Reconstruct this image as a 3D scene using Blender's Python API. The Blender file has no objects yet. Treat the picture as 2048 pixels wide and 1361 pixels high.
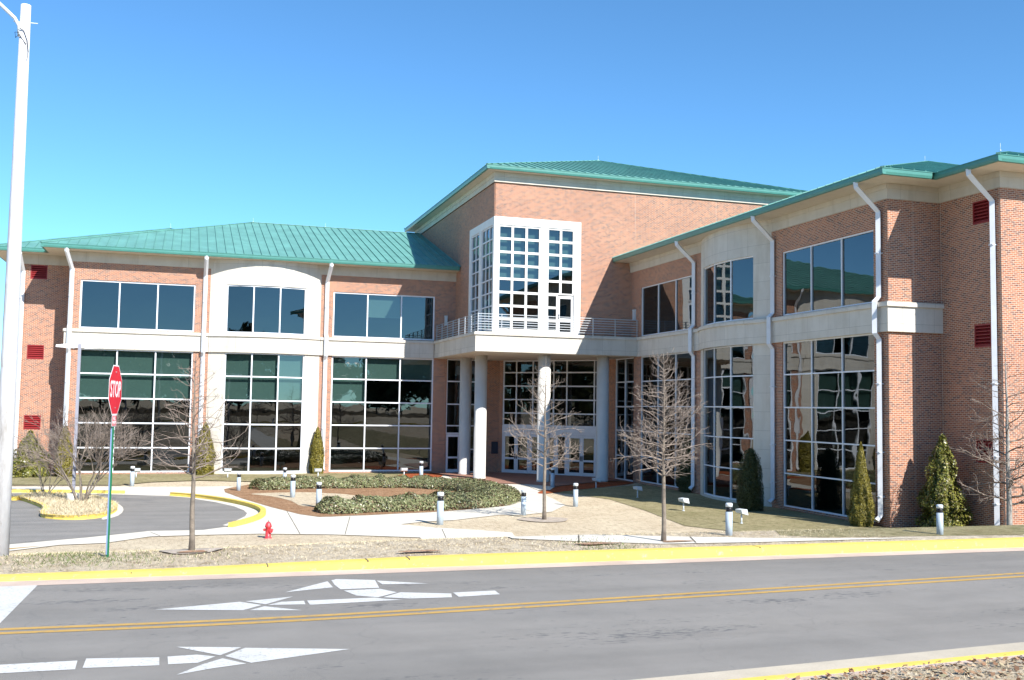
import bpy, bmesh, math, random
from mathutils import Vector, Matrix, noise
R = random.Random(7)
S = bpy.context.scene
COL = S.collection
# ---------------------------------------------------------------- camera, world, sun
FPX, PITCH, ROLL, YAW, EYE = 2039.9, 0.066526, 0.015305, 0.310091, 4.6
_F = Vector((math.sin(YAW)*math.cos(PITCH), math.cos(YAW)*math.cos(PITCH), math.sin(PITCH)))
_R0 = Vector((math.cos(YAW), -math.sin(YAW), 0)); _U0 = _R0.cross(_F)
_R = _R0*math.cos(ROLL)+_U0*math.sin(ROLL); _U = -_R0*math.sin(ROLL)+_U0*math.cos(ROLL)
cam = bpy.data.objects.new('camera', bpy.data.cameras.new('camera')); COL.objects.link(cam)
cam.data.lens = FPX/2048*36; cam.data.clip_end = 4000; cam.data.clip_start = 0.1
cam.matrix_world = Matrix(((_R.x, _U.x, -_F.x, 0), (_R.y, _U.y, -_F.y, 0), (_R.z, _U.z, -_F.z, EYE), (0, 0, 0, 1)))
S.camera = cam
SUN = Vector((0.39, -1.0, 0.84)).normalized()
ELEV = math.asin(SUN.z); AZ = math.atan2(SUN.x, SUN.y)
W = bpy.data.worlds.new('World'); S.world = W; W.use_nodes = True
wn = W.node_tree; bg = wn.nodes['Background']
sky = wn.nodes.new('ShaderNodeTexSky'); sky.sky_type = 'NISHITA'; sky.sun_disc = False
sky.sun_elevation = ELEV; sky.sun_rotation = AZ; sky.altitude = 100; sky.air_density = 0.72; sky.dust_density = 0.0; sky.ozone_density = 4.0
tn = wn.nodes.new('ShaderNodeMix'); tn.data_type = 'RGBA'; tn.blend_type = 'MULTIPLY'; tn.inputs[0].default_value = 1; tn.inputs[7].default_value = (0.62, 0.945, 1.02, 1)
wn.links.new(sky.outputs[0], tn.inputs[6]); wn.links.new(tn.outputs[2], bg.inputs[0]); bg.inputs[1].default_value = 0.118
sl = bpy.data.lights.new('sun', 'SUN'); sl.energy = 4.3; sl.angle = math.radians(0.5); sl.color = (1, 0.965, 0.9)
so = bpy.data.objects.new('sun', sl); COL.objects.link(so); so.rotation_euler = SUN.to_track_quat('Z', 'Y').to_euler()
S.view_settings.view_transform = 'Standard'; S.view_settings.look = 'None'; S.view_settings.exposure = 1.0; S.view_settings.gamma = 1
S.cycles.max_bounces = 6; S.cycles.transparent_max_bounces = 12
S.cycles.caustics_reflective = False; S.cycles.caustics_refractive = False

# ---------------------------------------------------------------- helpers
def ray(u, v): return _F+_R*((u-1024)/FPX)-_U*((v-680.5)/FPX)
def atZ(u, v, z): r = ray(u, v); return r*((z-EYE)/r.z)+Vector((0, 0, EYE))
def sst(a, b, x): t = max(0, min(1, (x-a)/(b-a))); return t*t*(3-2*t)
YK = 15.72   # far kerb face
YN = 7.60    # foot of the near bank
yn = lambda x: 8.1+0.07*(x-4.2) if -20 < x < 60 else (6.41 if x <= -20 else 12.0)   # near kerb line
PL = lambda x: 2.135+0.09*sst(-1.5, 5, x)   # height of the kerb top along the street
def T(x, y):
    if y < YN: return 2.27+0.75*sst(YN, 2.0, y) if y < YN-0.25 else 2.27
    if y < YK+0.05: return 2.04
    ye = 33.6-1.9*sst(8, 20, x)
    t = (y-17.6)/(ye-17.6)
    if t <= 0: return PL(x)-0.005
    if t >= 1.04: return 0.0
    # linear ramp with a rounded crest and foot
    a, b = 0.05, 0.04
    if t < a: return PL(x)*(1-t*t/(2*a)*1.0)
    z = PL(x)*(1-(t-a/2)/(1-a/2+b/2))
    return max(0.0, z)
def at(u, v, off=0.0):
    r = ray(u, v); t = 8.5 if v > 1290 else (17.0 if v < 1160 else 12.0)
    t = 6.0; p = None
    while t < 130:
        p = r*t+Vector((0, 0, EYE))
        if p.y > YN-2 and p.z <= T(p.x, p.y)+off: break
        t += 0.03
    return Vector((p.x, p.y, T(p.x, p.y)+off))
def tag(o, label=None, cat=None, group=None, kind=None):
    if label: o['label'] = label
    if cat: o['category'] = cat
    if group: o['group'] = group
    if kind: o['kind'] = kind
    return o
def empty(name, loc, rz=0):
    o = bpy.data.objects.new(name, None); COL.objects.link(o); o.location = loc; o.rotation_euler = (0, 0, rz); o.empty_display_size = 0.2; return o
def copy_tree(o, parent=None):
    c = o.copy(); COL.objects.link(c); c.parent = parent
    for ch in [x for x in bpy.data.objects if x.parent == o and x.name in COL.objects]: copy_tree(ch, c)
    return c
class MB:
    def __init__(s): s.v = []; s.f = []; s.m = []; s.sm = []
    def face(s, pts, mi=0, sm=False):
        n = len(s.v); s.v += [tuple(p) for p in pts]; s.f.append(tuple(range(n, n+len(pts)))); s.m.append(mi); s.sm.append(sm)
    def hexa(s, p, mi=0):   # p: 8 points, bottom 4 then top 4
        n = len(s.v); s.v += [tuple(q) for q in p]
        for f in ((0, 3, 2, 1), (4, 5, 6, 7), (0, 1, 5, 4), (1, 2, 6, 5), (2, 3, 7, 6), (3, 0, 4, 7)):
            s.f.append(tuple(n+i for i in f)); s.m.append(mi); s.sm.append(False)
    def box(s, x0, x1, y0, y1, z0, z1, mi=0):
        s.hexa([(x0, y0, z0), (x1, y0, z0), (x1, y1, z0), (x0, y1, z0), (x0, y0, z1), (x1, y0, z1), (x1, y1, z1), (x0, y1, z1)], mi)
    def mbox(s, m, a0, a1, z0, z1, d0, d1, na=1, mi=0):
        for i in range(na):
            b0 = a0+(a1-a0)*i/na; b1 = a0+(a1-a0)*(i+1)/na
            s.hexa([m(b0, z0, d0), m(b1, z0, d0), m(b1, z0, d1), m(b0, z0, d1), m(b0, z1, d0), m(b1, z1, d0), m(b1, z1, d1), m(b0, z1, d1)], mi)
    def tube(s, pts, rad, n=8, mi=0, cap=True, sm=True):
        pts = [Vector(p) for p in pts]
        if not hasattr(rad, '__len__'): rad = [rad]*len(pts)
        base = len(s.v); ref = None
        for i, p in enumerate(pts):
            d = (pts[min(i+1, len(pts)-1)]-pts[max(i-1, 0)]).normalized()
            if ref is None: ref = Vector((0, 0, 1)) if abs(d.z) < 0.9 else Vector((1, 0, 0))
            a = d.cross(ref).normalized(); b = d.cross(a).normalized(); ref = b.cross(d)*1.0 if False else ref
            for k in range(n):
                t = 2*math.pi*k/n; q = p+(a*math.cos(t)+b*math.sin(t))*rad[i]; s.v.append((q.x, q.y, q.z))
        for i in range(len(pts)-1):
            for k in range(n):
                s.f.append((base+i*n+k, base+i*n+(k+1) % n, base+(i+1)*n+(k+1) % n, base+(i+1)*n+k)); s.m.append(mi); s.sm.append(sm)
        if cap:
            s.f.append(tuple(base+k for k in range(n))); s.m.append(mi); s.sm.append(False)
            s.f.append(tuple(base+(len(pts)-1)*n+k for k in range(n))); s.m.append(mi); s.sm.append(False)
    def lathe(s, prof, n=20, c=(0, 0, 0), mi=0):
        s.tube([(c[0], c[1], c[2]+z) for r, z in prof], [max(r, 1e-4) for r, z in prof], n, mi) if False else s._lathe(prof, n, c, mi)
    def _lathe(s, prof, n, c, mi):
        b = len(s.v)
        for r, z in prof:
            for k in range(n):
                t = 2*math.pi*k/n; s.v.append((c[0]+r*math.cos(t), c[1]+r*math.sin(t), c[2]+z))
        for i in range(len(prof)-1):
            for k in range(n):
                s.f.append((b+i*n+k, b+i*n+(k+1) % n, b+(i+1)*n+(k+1) % n, b+(i+1)*n+k)); s.m.append(mi); s.sm.append(True)
        s.f.append(tuple(b+k for k in range(n))[::-1]); s.m.append(mi); s.sm.append(False)
        s.f.append(tuple(b+(len(prof)-1)*n+k for k in range(n))); s.m.append(mi); s.sm.append(False)
    def build(s, name, mats, parent=None, loc=None, uv=True, recalc=True):
        me = bpy.data.meshes.new(name); me.from_pydata(s.v, [], s.f)
        if not isinstance(mats, (list, tuple)): mats = [mats]
        for m in mats: me.materials.append(m)
        me.polygons.foreach_set('material_index', s.m); me.polygons.foreach_set('use_smooth', s.sm)
        me.update()
        if recalc:
            bm = bmesh.new(); bm.from_mesh(me); bmesh.ops.recalc_face_normals(bm, faces=bm.faces); bm.to_mesh(me); bm.free()
        if uv: set_uv(me)
        o = bpy.data.objects.new(name, me); COL.objects.link(o)
        if parent: o.parent = parent
        if loc is not None: o.location = loc
        return o
def set_uv(me):
    ul = me.uv_layers.new(name='UVMap').data
    for p in me.polygons:
        n = p.normal; ax, ay, az = abs(n.x), abs(n.y), abs(n.z)
        for li in p.loop_indices:
            c = me.vertices[me.loops[li].vertex_index].co
            if az > 0.75: q = (c.x, c.y)
            elif min(ax, ay) > 0.55: q = ((c.x-c.y)*0.7071, c.z)
            elif ay >= ax: q = (c.x, c.z)
            else: q = (c.y, c.z)
            ul[li].uv = q

# ---------------------------------------------------------------- materials
def mk(name):
    m = bpy.data.materials.new(name); m.use_nodes = True; nt = m.node_tree
    return m, nt, nt.nodes['Principled BSDF']
def nd(nt, t, **k):
    n = nt.nodes.new(t)
    for a, b in k.items():
        if a.startswith('i_'):
            n.inputs[a[2:].replace('_', ' ')].default_value = b
        else: setattr(n, a, b)
    return n
def coords(nt, kind='Object', sc=(1, 1, 1)):
    tc = nd(nt, 'ShaderNodeTexCoord'); mp = nd(nt, 'ShaderNodeMapping'); mp.inputs['Scale'].default_value = sc
    nt.links.new(tc.outputs[kind], mp.inputs[0]); return mp.outputs[0]
def ramp(nt, fac, stops):
    r = nd(nt, 'ShaderNodeValToRGB'); e = r.color_ramp.elements
    while len(e) < len(stops): e.new(0.5)
    for i, (p, c) in enumerate(stops):
        e[i].position = p; e[i].color = (c if len(c) == 4 else (*c, 1))
    nt.links.new(fac, r.inputs[0]); return r.outputs[0]
def noise_n(nt, vec, scale, detail=4, rough=0.6, dist=0):
    n = nd(nt, 'ShaderNodeTexNoise'); n.inputs['Scale'].default_value = scale; n.inputs['Detail'].default_value = detail
    n.inputs['Roughness'].default_value = rough; n.inputs['Distortion'].default_value = dist
    nt.links.new(vec, n.inputs['Vector']); return n.outputs['Fac']
def mixc(nt, fac, a, b, mode='MIX'):
    n = nd(nt, 'ShaderNodeMix', data_type='RGBA', blend_type=mode)
    for sock, val in ((n.inputs[0], fac), (n.inputs[6], a), (n.inputs[7], b)):
        if isinstance(val, (int, float)): sock.default_value = val
        elif isinstance(val, tuple): sock.default_value = (*val, 1) if len(val) == 3 else val
        else: nt.links.new(val, sock)
    return n.outputs[2]
def bump(nt, p, h, strength=0.4, dist=0.01):
    b = nd(nt, 'ShaderNodeBump'); b.inputs['Strength'].default_value = strength; b.inputs['Distance'].default_value = dist
    nt.links.new(h, b.inputs['Height']); nt.links.new(b.outputs[0], p.inputs['Normal'])
def plain(name, col, rough=0.5, var=0.12, scale=3.0, metal=0.0, bmp=0.0, spec=0.5, fine=0.0):
    m, nt, p = mk(name); v = coords(nt)
    f = noise_n(nt, v, scale, 5)
    a = tuple(max(0, c*(1-var)) for c in col); b = tuple(min(1, c*(1+var)) for c in col)
    c = ramp(nt, f, [(0.3, a), (0.7, b)])
    if fine:
        f2 = noise_n(nt, v, 90, 2); c = mixc(nt, fine, c, ramp(nt, f2, [(0.3, tuple(x*0.4 for x in col)), (0.7, tuple(min(1, x*1.5) for x in col))]))
    nt.links.new(c, p.inputs['Base Color']); p.inputs['Roughness'].default_value = rough; p.inputs['Metallic'].default_value = metal
    p.inputs['Specular IOR Level'].default_value = spec
    if bmp: bump(nt, p, noise_n(nt, v, 40, 3), bmp, 0.01)
    return m
def brick_mat():
    m, nt, p = mk('brick'); v = coords(nt, 'UV')
    def br(c1, c2, mort, bias):
        b = nd(nt, 'ShaderNodeTexBrick'); b.offset = 0.5; b.squash = 1
        b.inputs['Color1'].default_value = (*c1, 1); b.inputs['Color2'].default_value = (*c2, 1); b.inputs['Mortar'].default_value = (*mort, 1)
        b.inputs['Scale'].default_value = 1; b.inputs['Mortar Size'].default_value = 0.010; b.inputs['Mortar Smooth'].default_value = 0.2
        b.inputs['Bias'].default_value = bias; b.inputs['Brick Width'].default_value = 0.22; b.inputs['Row Height'].default_value = 0.075
        nt.links.new(v, b.inputs['Vector']); return b
    b1 = br((0.39, 0.14, 0.07), (0.47, 0.215, 0.12), (0.58, 0.46, 0.36), 0.0)
    b2 = br((0.07, 0.062, 0.068), (0.40, 0.16, 0.09), (0.60, 0.49, 0.40), 0.25)
    b2.offset = 0.5
    n1 = noise_n(nt, v, 0.35, 5, 0.6); n2 = noise_n(nt, v, 6, 2)
    c = mixc(nt, ramp(nt, n2, [(0.38, (0, 0, 0)), (0.52, (1, 1, 1))]), b1.outputs['Color'], b2.outputs['Color'])
    c = mixc(nt, 0.5, c, ramp(nt, n1, [(0.35, (0.78, 0.74, 0.74)), (0.65, (1.0, 0.98, 0.94))]), 'MULTIPLY')
    nt.links.new(c, p.inputs['Base Color']); p.inputs['Roughness'].default_value = 0.85; p.inputs['Specular IOR Level'].default_value = 0.2
    inv = nd(nt, 'ShaderNodeMath', operation='SUBTRACT'); inv.inputs[0].default_value = 1; nt.links.new(b1.outputs['Fac'], inv.inputs[1])
    bump(nt, p, inv.outputs[0], 0.5, 0.008); return m
def stone_mat(name='limestone', col=(0.66, 0.62, 0.55), bw=1.55, rh=0.92):
    m, nt, p = mk(name); v = coords(nt, 'UV')
    b = nd(nt, 'ShaderNodeTexBrick'); b.offset = 0.0
    b.inputs['Color1'].default_value = (*col, 1); b.inputs['Color2'].default_value = (*[c*0.93 for c in col], 1); b.inputs['Mortar'].default_value = (*[c*0.55 for c in col], 1)
    b.inputs['Scale'].default_value = 1; b.inputs['Mortar Size'].default_value = 0.006; b.inputs['Brick Width'].default_value = bw; b.inputs['Row Height'].default_value = rh
    nt.links.new(v, b.inputs['Vector'])
    o = coords(nt); st = coords(nt, 'Object', (2.2, 2.2, 0.35))
    c = mixc(nt, 0.6, b.outputs['Color'], ramp(nt, noise_n(nt, o, 1.3, 6), [(0.3, (0.82, 0.80, 0.77)), (0.7, (1, 1, 1))]), 'MULTIPLY')
    c = mixc(nt, 0.5, c, ramp(nt, noise_n(nt, st, 1.0, 5), [(0.32, (0.80, 0.78, 0.74)), (0.5, (1, 1, 1))]), 'MULTIPLY')
    nt.links.new(c, p.inputs['Base Color']); p.inputs['Roughness'].default_value = 0.85; p.inputs['Specular IOR Level'].default_value = 0.2
    bump(nt, p, noise_n(nt, o, 60, 3), 0.15, 0.004); return m
def glass_mat(name, tint, ior=2.2, wav=0.012, sc=0.9):
    m, nt, p = mk(name); nt.nodes.remove(p); out = nt.nodes['Material Output']
    tr = nd(nt, 'ShaderNodeBsdfTransparent'); tr.inputs[0].default_value = (*tint, 1)
    gl = nd(nt, 'ShaderNodeBsdfGlossy'); gl.inputs['Roughness'].default_value = 0.006; gl.inputs[0].default_value = (0.93, 0.97, 1, 1)
    lw = nd(nt, 'ShaderNodeLayerWeight'); lw.inputs[0].default_value = 0.5; F0 = ((ior-1)/(ior+1))**2
    pw = nd(nt, 'ShaderNodeMath', operation='POWER'); pw.inputs[1].default_value = 5; nt.links.new(lw.outputs['Facing'], pw.inputs[0])
    fr = nd(nt, 'ShaderNodeMath', operation='MULTIPLY_ADD'); fr.inputs[1].default_value = 1-F0; fr.inputs[2].default_value = F0; nt.links.new(pw.outputs[0], fr.inputs[0])
    mx = nd(nt, 'ShaderNodeMixShader'); v = coords(nt)
    b = nd(nt, 'ShaderNodeBump'); b.inputs['Strength'].default_value = 1; b.inputs['Distance'].default_value = wav
    nt.links.new(noise_n(nt, v, sc, 2, 0.4), b.inputs['Height'])
    nt.links.new(b.outputs[0], gl.inputs['Normal'])
    nt.links.new(fr.outputs[0], mx.inputs[0]); nt.links.new(tr.outputs[0], mx.inputs[1]); nt.links.new(gl.outputs[0], mx.inputs[2])
    nt.links.new(mx.outputs[0], out.inputs[0]); return m
def asphalt_mat(name, base=0.17):
    m, nt, p = mk(name); v = coords(nt); st = coords(nt, 'Object', (0.35, 1.6, 1))
    c = ramp(nt, noise_n(nt, st, 0.5, 5, 0.6), [(0.3, (base*0.92, base*0.865, base*0.79)), (0.7, (base*1.14, base*1.055, base*0.95))])
    c = mixc(nt, 0.55, c, ramp(nt, noise_n(nt, v, 140, 2, 0.8), [(0.3, (0.35,)*3), (0.55, (1, 1, 1)), (0.75, (1.5, 1.5, 1.5))]), 'MULTIPLY')
    c = mixc(nt, 0.7, c, ramp(nt, noise_n(nt, coords(nt, 'Object', (0.05, 1.0, 1)), 1.1, 3, 0.5), [(0.35, (0.84, 0.84, 0.84)), (0.6, (1.06, 1.06, 1.06))]), 'MULTIPLY')
    c = mixc(nt, 0.6, c, ramp(nt, noise_n(nt, v, 1.3, 6, 0.7), [(0.35, (0.88, 0.88, 0.88)), (0.6, (1.04, 1.04, 1.04))]), 'MULTIPLY')
    # dark surface pits strung along the direction of travel
    pit = coords(nt, 'Object', (5, 16, 1)); f = noise_n(nt, pit, 1.6, 3, 0.55)
    big = noise_n(nt, st, 0.9, 3)
    mu = nd(nt, 'ShaderNodeMath', operation='MULTIPLY'); nt.links.new(f, mu.inputs[0]); nt.links.new(big, mu.inputs[1])
    c = mixc(nt, ramp(nt, mu.outputs[0], [(0.345, (0, 0, 0)), (0.40, (0.8, 0.8, 0.8))]), c, (base*0.45,)*3)
    # fine cracks
    vo = nd(nt, 'ShaderNodeTexVoronoi', feature='DISTANCE_TO_EDGE'); vo.inputs['Scale'].default_value = 0.32
    wv = nd(nt, 'ShaderNodeVectorMath', operation='ADD'); nz = nd(nt, 'ShaderNodeTexNoise'); nz.inputs['Scale'].default_value = 1.5
    nt.links.new(v, nz.inputs['Vector']); nt.links.new(v, wv.inputs[0]); nt.links.new(nz.outputs['Color'], wv.inputs[1]); nt.links.new(wv.outputs[0], vo.inputs['Vector'])
    c = mixc(nt, ramp(nt, vo.outputs['Distance'], [(0.0, (0.2, 0.2, 0.2)), (0.005, (0, 0, 0))]), c, (base*0.4,)*3)
    nt.links.new(c, p.inputs['Base Color']); p.inputs['Roughness'].default_value = 0.9; p.inputs['Specular IOR Level'].default_value = 0.25
    bump(nt, p, noise_n(nt, v, 120, 2), 0.5, 0.006); return m
def paint_mat(name, col, wear=(0.30, 0.42), under=(0.17, 0.17, 0.17), wsc=9):
    m, nt, p = mk(name); v = coords(nt)
    f = noise_n(nt, v, wsc, 8, 0.7)
    base = ramp(nt, noise_n(nt, v, 2, 4), [(0.3, tuple(c*0.85 for c in col)), (0.7, col)])
    c = mixc(nt, ramp(nt, f, [(wear[0], (0, 0, 0)), (wear[1], (1, 1, 1))]), under, base)
    nt.links.new(c, p.inputs['Base Color']); p.inputs['Roughness'].default_value = 0.75; p.inputs['Specular IOR Level'].default_value = 0.3
    return m
def lawn_mat(name, cols, sc=1.0):
    m, nt, p = mk(name); v = coords(nt)
    a, b, c3 = cols
    c = ramp(nt, noise_n(nt, v, 0.45*sc, 6, 0.65), [(0.32, a), (0.68, b)])
    c = mixc(nt, ramp(nt, noise_n(nt, v, 2.6*sc, 5, 0.7), [(0.5, (0, 0, 0)), (0.68, (1, 1, 1))]), c, c3)
    c = mixc(nt, 0.75, c, ramp(nt, noise_n(nt, coords(nt, 'Object', (1, 0.6, 1)), 22, 5, 0.8), [(0.3, (0.42, 0.40, 0.36)), (0.5, (0.95, 0.95, 0.95)), (0.72, (1.35, 1.33, 1.28))]), 'MULTIPLY')
    c = mixc(nt, 0.8, c, ramp(nt, noise_n(nt, coords(nt, 'Object', (1, 0.45, 1)), 5.5, 6, 0.75, 0.4), [(0.34, (0.62, 0.57, 0.50)), (0.50, (1, 1, 1)), (0.7, (1.12, 1.12, 1.10))]), 'MULTIPLY')
    nt.links.new(c, p.inputs['Base Color']); p.inputs['Roughness'].default_value = 1; p.inputs['Specular IOR Level'].default_value = 0.05
    bump(nt, p, noise_n(nt, v, 25, 5, 0.8), 0.9, 0.05); return m
def leaf_mat(name, cols, rough=0.5):
    m, nt, p = mk(name)
    g = nd(nt, 'ShaderNodeNewGeometry')
    c = ramp(nt, g.outputs['Random Per Island'], [(i/(len(cols)-1), q) for i, q in enumerate(cols)])
    v = coords(nt); c = mixc(nt, 0.7, c, ramp(nt, noise_n(nt, v, 3.5, 3), [(0.3, (0.6, 0.6, 0.6)), (0.7, (1.15, 1.15, 1.1))]), 'MULTIPLY')
    nt.links.new(c, p.inputs['Base Color']); p.inputs['Roughness'].default_value = rough; p.inputs['Specular IOR Level'].default_value = 0.35
    return m
BRICK = brick_mat(); STONE = stone_mat(); STONE2 = stone_mat('limestone_frieze', (0.62, 0.57, 0.49), 3.1, 9.0)
SOFFIT = plain('soffit_paint', (0.60, 0.55, 0.46), 0.7, 0.05)
TEAL = plain('teal_metal', (0.125, 0.305, 0.265), 0.5, 0.16, 0.8, spec=0.5)
TEALG = plain('teal_gutter', (0.065, 0.225, 0.19), 0.4, 0.08, 2, spec=0.5)
WHITE = plain('white_aluminium', (0.74, 0.76, 0.80), 0.4, 0.04, 2)
PIPE = plain('white_downspout', (0.72, 0.73, 0.76), 0.4, 0.06, 2)
PRECAST = plain('white_precast', (0.74, 0.73, 0.70), 0.7, 0.05, 2)
GLASS = glass_mat('tinted_glass', (0.24, 0.325, 0.315), 1.9, 0.003, 0.8)
GLASSR = glass_mat('tinted_glass_wavy', (0.24, 0.31, 0.30), 2.0, 0.009, 0.5)
GLASSD = glass_mat('door_glass', (0.30, 0.38, 0.37), 1.7, 0.003, 1.2)
BLIND = plain('roller_shade', (0.66, 0.72, 0.66), 0.9, 0.03)
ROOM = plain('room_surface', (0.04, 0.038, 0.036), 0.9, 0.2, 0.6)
LOUV = plain('dark_red_louver', (0.26, 0.018, 0.020), 0.45, 0.1)
RAIL = plain('railing_metal', (0.50, 0.52, 0.54), 0.4, 0.06, metal=0.3)
CONC = plain('concrete', (0.66, 0.61, 0.52), 0.9, 0.10, 0.8, bmp=0.3, spec=0.15, fine=0.12)
CONCP = plain('gutter_concrete', (0.56, 0.44, 0.36), 0.9, 0.2, 1.1, bmp=0.3, spec=0.15, fine=0.15)
CONCG = plain('kerb_concrete', (0.48, 0.42, 0.33), 0.9, 0.15, 1.1, bmp=0.3, spec=0.15, fine=0.15)
ASPH = asphalt_mat('road_asphalt', 0.245); ASPH2 = asphalt_mat('drive_asphalt', 0.26)
YEL = paint_mat('yellow_paint', (0.77, 0.57, 0.115), (0.33, 0.42), (0.56, 0.43, 0.24))
YELL = paint_mat('yellow_line_paint', (0.52, 0.32, 0.09), (0.32, 0.46), (0.2, 0.19, 0.17))
WPT = paint_mat('white_road_paint', (0.62, 0.61, 0.58), (0.33, 0.46), (0.30, 0.29, 0.27), 26)
DRY = lawn_mat('dry_grass', ((0.60, 0.485, 0.34), (0.74, 0.63, 0.46), (0.64, 0.52, 0.37)))
DRYN = lawn_mat('verge_grass', ((0.56, 0.455, 0.33), (0.74, 0.64, 0.49), (0.44, 0.35, 0.24)), 1.3)
OLIVE = lawn_mat('olive_grass', ((0.29, 0.255, 0.135), (0.42, 0.36, 0.215), (0.22, 0.205, 0.10)))
MULCH = lawn_mat('brown_mulch', ((0.34, 0.19, 0.105), (0.46, 0.29, 0.175), (0.28, 0.16, 0.09)), 3)
REDM = lawn_mat('red_mulch', ((0.34, 0.09, 0.04), (0.48, 0.14, 0.06), (0.26, 0.07, 0.03)), 3)
SOIL = lawn_mat('clay_soil', ((0.44, 0.24, 0.15), (0.60, 0.40, 0.27), (0.52, 0.38, 0.26)), 3)
PAVE = plain('brick_paving', (0.30, 0.15, 0.105), 0.85, 0.2, 5, fine=0.3)
BARK = plain('grey_bark', (0.20, 0.165, 0.13), 0.9, 0.35, 8, bmp=0.5)
TWIG = plain('pale_twig', (0.25, 0.20, 0.165), 0.85, 0.3, 5)
TWIGD = plain('brown_twig', (0.20, 0.155, 0.125), 0.85, 0.3, 5)
BOLL = plain('bollard_grey', (0.40, 0.47, 0.53), 0.45, 0.06, 3)
BLACK = plain('black_louver', (0.012, 0.012, 0.016), 0.4)
FLOOD = plain('light_grey_housing', (0.62, 0.66, 0.68), 0.45, 0.05)
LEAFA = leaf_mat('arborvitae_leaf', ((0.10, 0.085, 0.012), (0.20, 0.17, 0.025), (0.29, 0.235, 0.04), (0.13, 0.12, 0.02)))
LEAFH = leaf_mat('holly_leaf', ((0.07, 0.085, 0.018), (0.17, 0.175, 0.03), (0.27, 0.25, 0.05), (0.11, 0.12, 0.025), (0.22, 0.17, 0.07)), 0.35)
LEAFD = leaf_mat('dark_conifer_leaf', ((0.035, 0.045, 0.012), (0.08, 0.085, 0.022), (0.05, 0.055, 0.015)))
LEAFS = leaf_mat('shrub_leaf', ((0.085, 0.10, 0.045), (0.20, 0.22, 0.10), (0.31, 0.31, 0.16), (0.12, 0.14, 0.06), (0.25, 0.17, 0.11)), 0.35)

# ---------------------------------------------------------------- ground and sheets
LX = [-900, -500, -300, -200, -140, -100, -80, -70, -60, -50]+[x for x in range(-44, 81, 2)]+[90, 105, 130, 170, 230, 320, 500, 900]
LY = [-900, -500, -300, -200, -120, -80, -50, -30, -20, -14, -10, -7, -5, -3.5]+[-2+0.5*i for i in range(20)]+[YN-0.02, YN+0.02, 9, 12, YK+0.04, YK+0.08, 16.1]+[16.5+0.5*i for i in range(41)]+[37.5, 38, 40, 45, 50, 60, 70, 80, 100, 130, 170, 230, 320, 500, 900]
def grid_ground():
    mb = MB(); nx = len(LX)
    mb.v = [(x, y, T(x, y)) for y in LY for x in LX]
    for j in range(len(LY)-1):
        for i in range(nx-1): mb.f.append((j*nx+i, j*nx+i+1, (j+1)*nx+i+1, (j+1)*nx+i)); mb.m.append(0); mb.sm.append(False)
    return mb.build('ground', DRY)
tag(grid_ground(), kind='structure')
def sheet(name, pts, m, off, flat=None, kind='structure', thick=0.0, parent=None):
    """pts: world xy outline laid on the terrain"""
    bm = bmesh.new(); vs = [bm.verts.new((p[0], p[1], 0)) for p in pts]
    f = bm.faces.new(vs); f.normal_update(); bmesh.ops.triangulate(bm, faces=[f])
    x0, x1 = min(p[0] for p in pts), max(p[0] for p in pts); y0, y1 = min(p[1] for p in pts), max(p[1] for p in pts)
    if flat is None:
        for L, ax, a, b in ((LX, 0, x0, x1), (LY, 1, y0, y1)):
            for c in L:
                if a < c < b:
                    co = [0, 0, 0]; no = [0, 0, 0]; co[ax] = c; no[ax] = 1
                    bmesh.ops.bisect_plane(bm, geom=bm.verts[:]+bm.edges[:]+bm.faces[:], plane_co=co, plane_no=no, dist=1e-5)
    for v in bm.verts: v.co.z = (T(v.co.x, v.co.y) if flat is None else flat)+off
    if thick:
        r = bmesh.ops.extrude_face_region(bm, geom=bm.faces[:])
        for v in [g for g in r['geom'] if isinstance(g, bmesh.types.BMVert)]: v.co.z += thick
    bmesh.ops.recalc_face_normals(bm, faces=bm.faces)
    me = bpy.data.meshes.new(name); bm.to_mesh(me); bm.free()
    if not thick and len(me.polygons) and me.polygons[0].normal.z < 0: me.flip_normals()
    me.materials.append(m); o = bpy.data.objects.new(name, me); COL.objects.link(o)
    if kind: o['kind'] = kind
    if parent: o.parent = parent
    return o
def smooth_loop(pts, closed=True, k=4):
    out = []; n = len(pts)
    P = [Vector((p[0], p[1])) for p in pts]
    rng = range(n if closed else n-1)
    for i in rng:
        p0, p1, p2, p3 = (P[(i-1) % n], P[i], P[(i+1) % n], P[(i+2) % n]) if closed else (P[max(i-1, 0)], P[i], P[i+1], P[min(i+2, n-1)])
        for j in range(k):
            t = j/k; out.append(0.5*((2*p1)+(p2-p0)*t+(2*p0-5*p1+4*p2-p3)*t*t+(3*p1-p0-3*p2+p3)*t**3))
    if not closed: out.append(P[-1])
    return out
def outl(px, z=None): return [(at(u, v) if z is None else atZ(u, v, z)) for u, v in px]
G = {}
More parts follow.
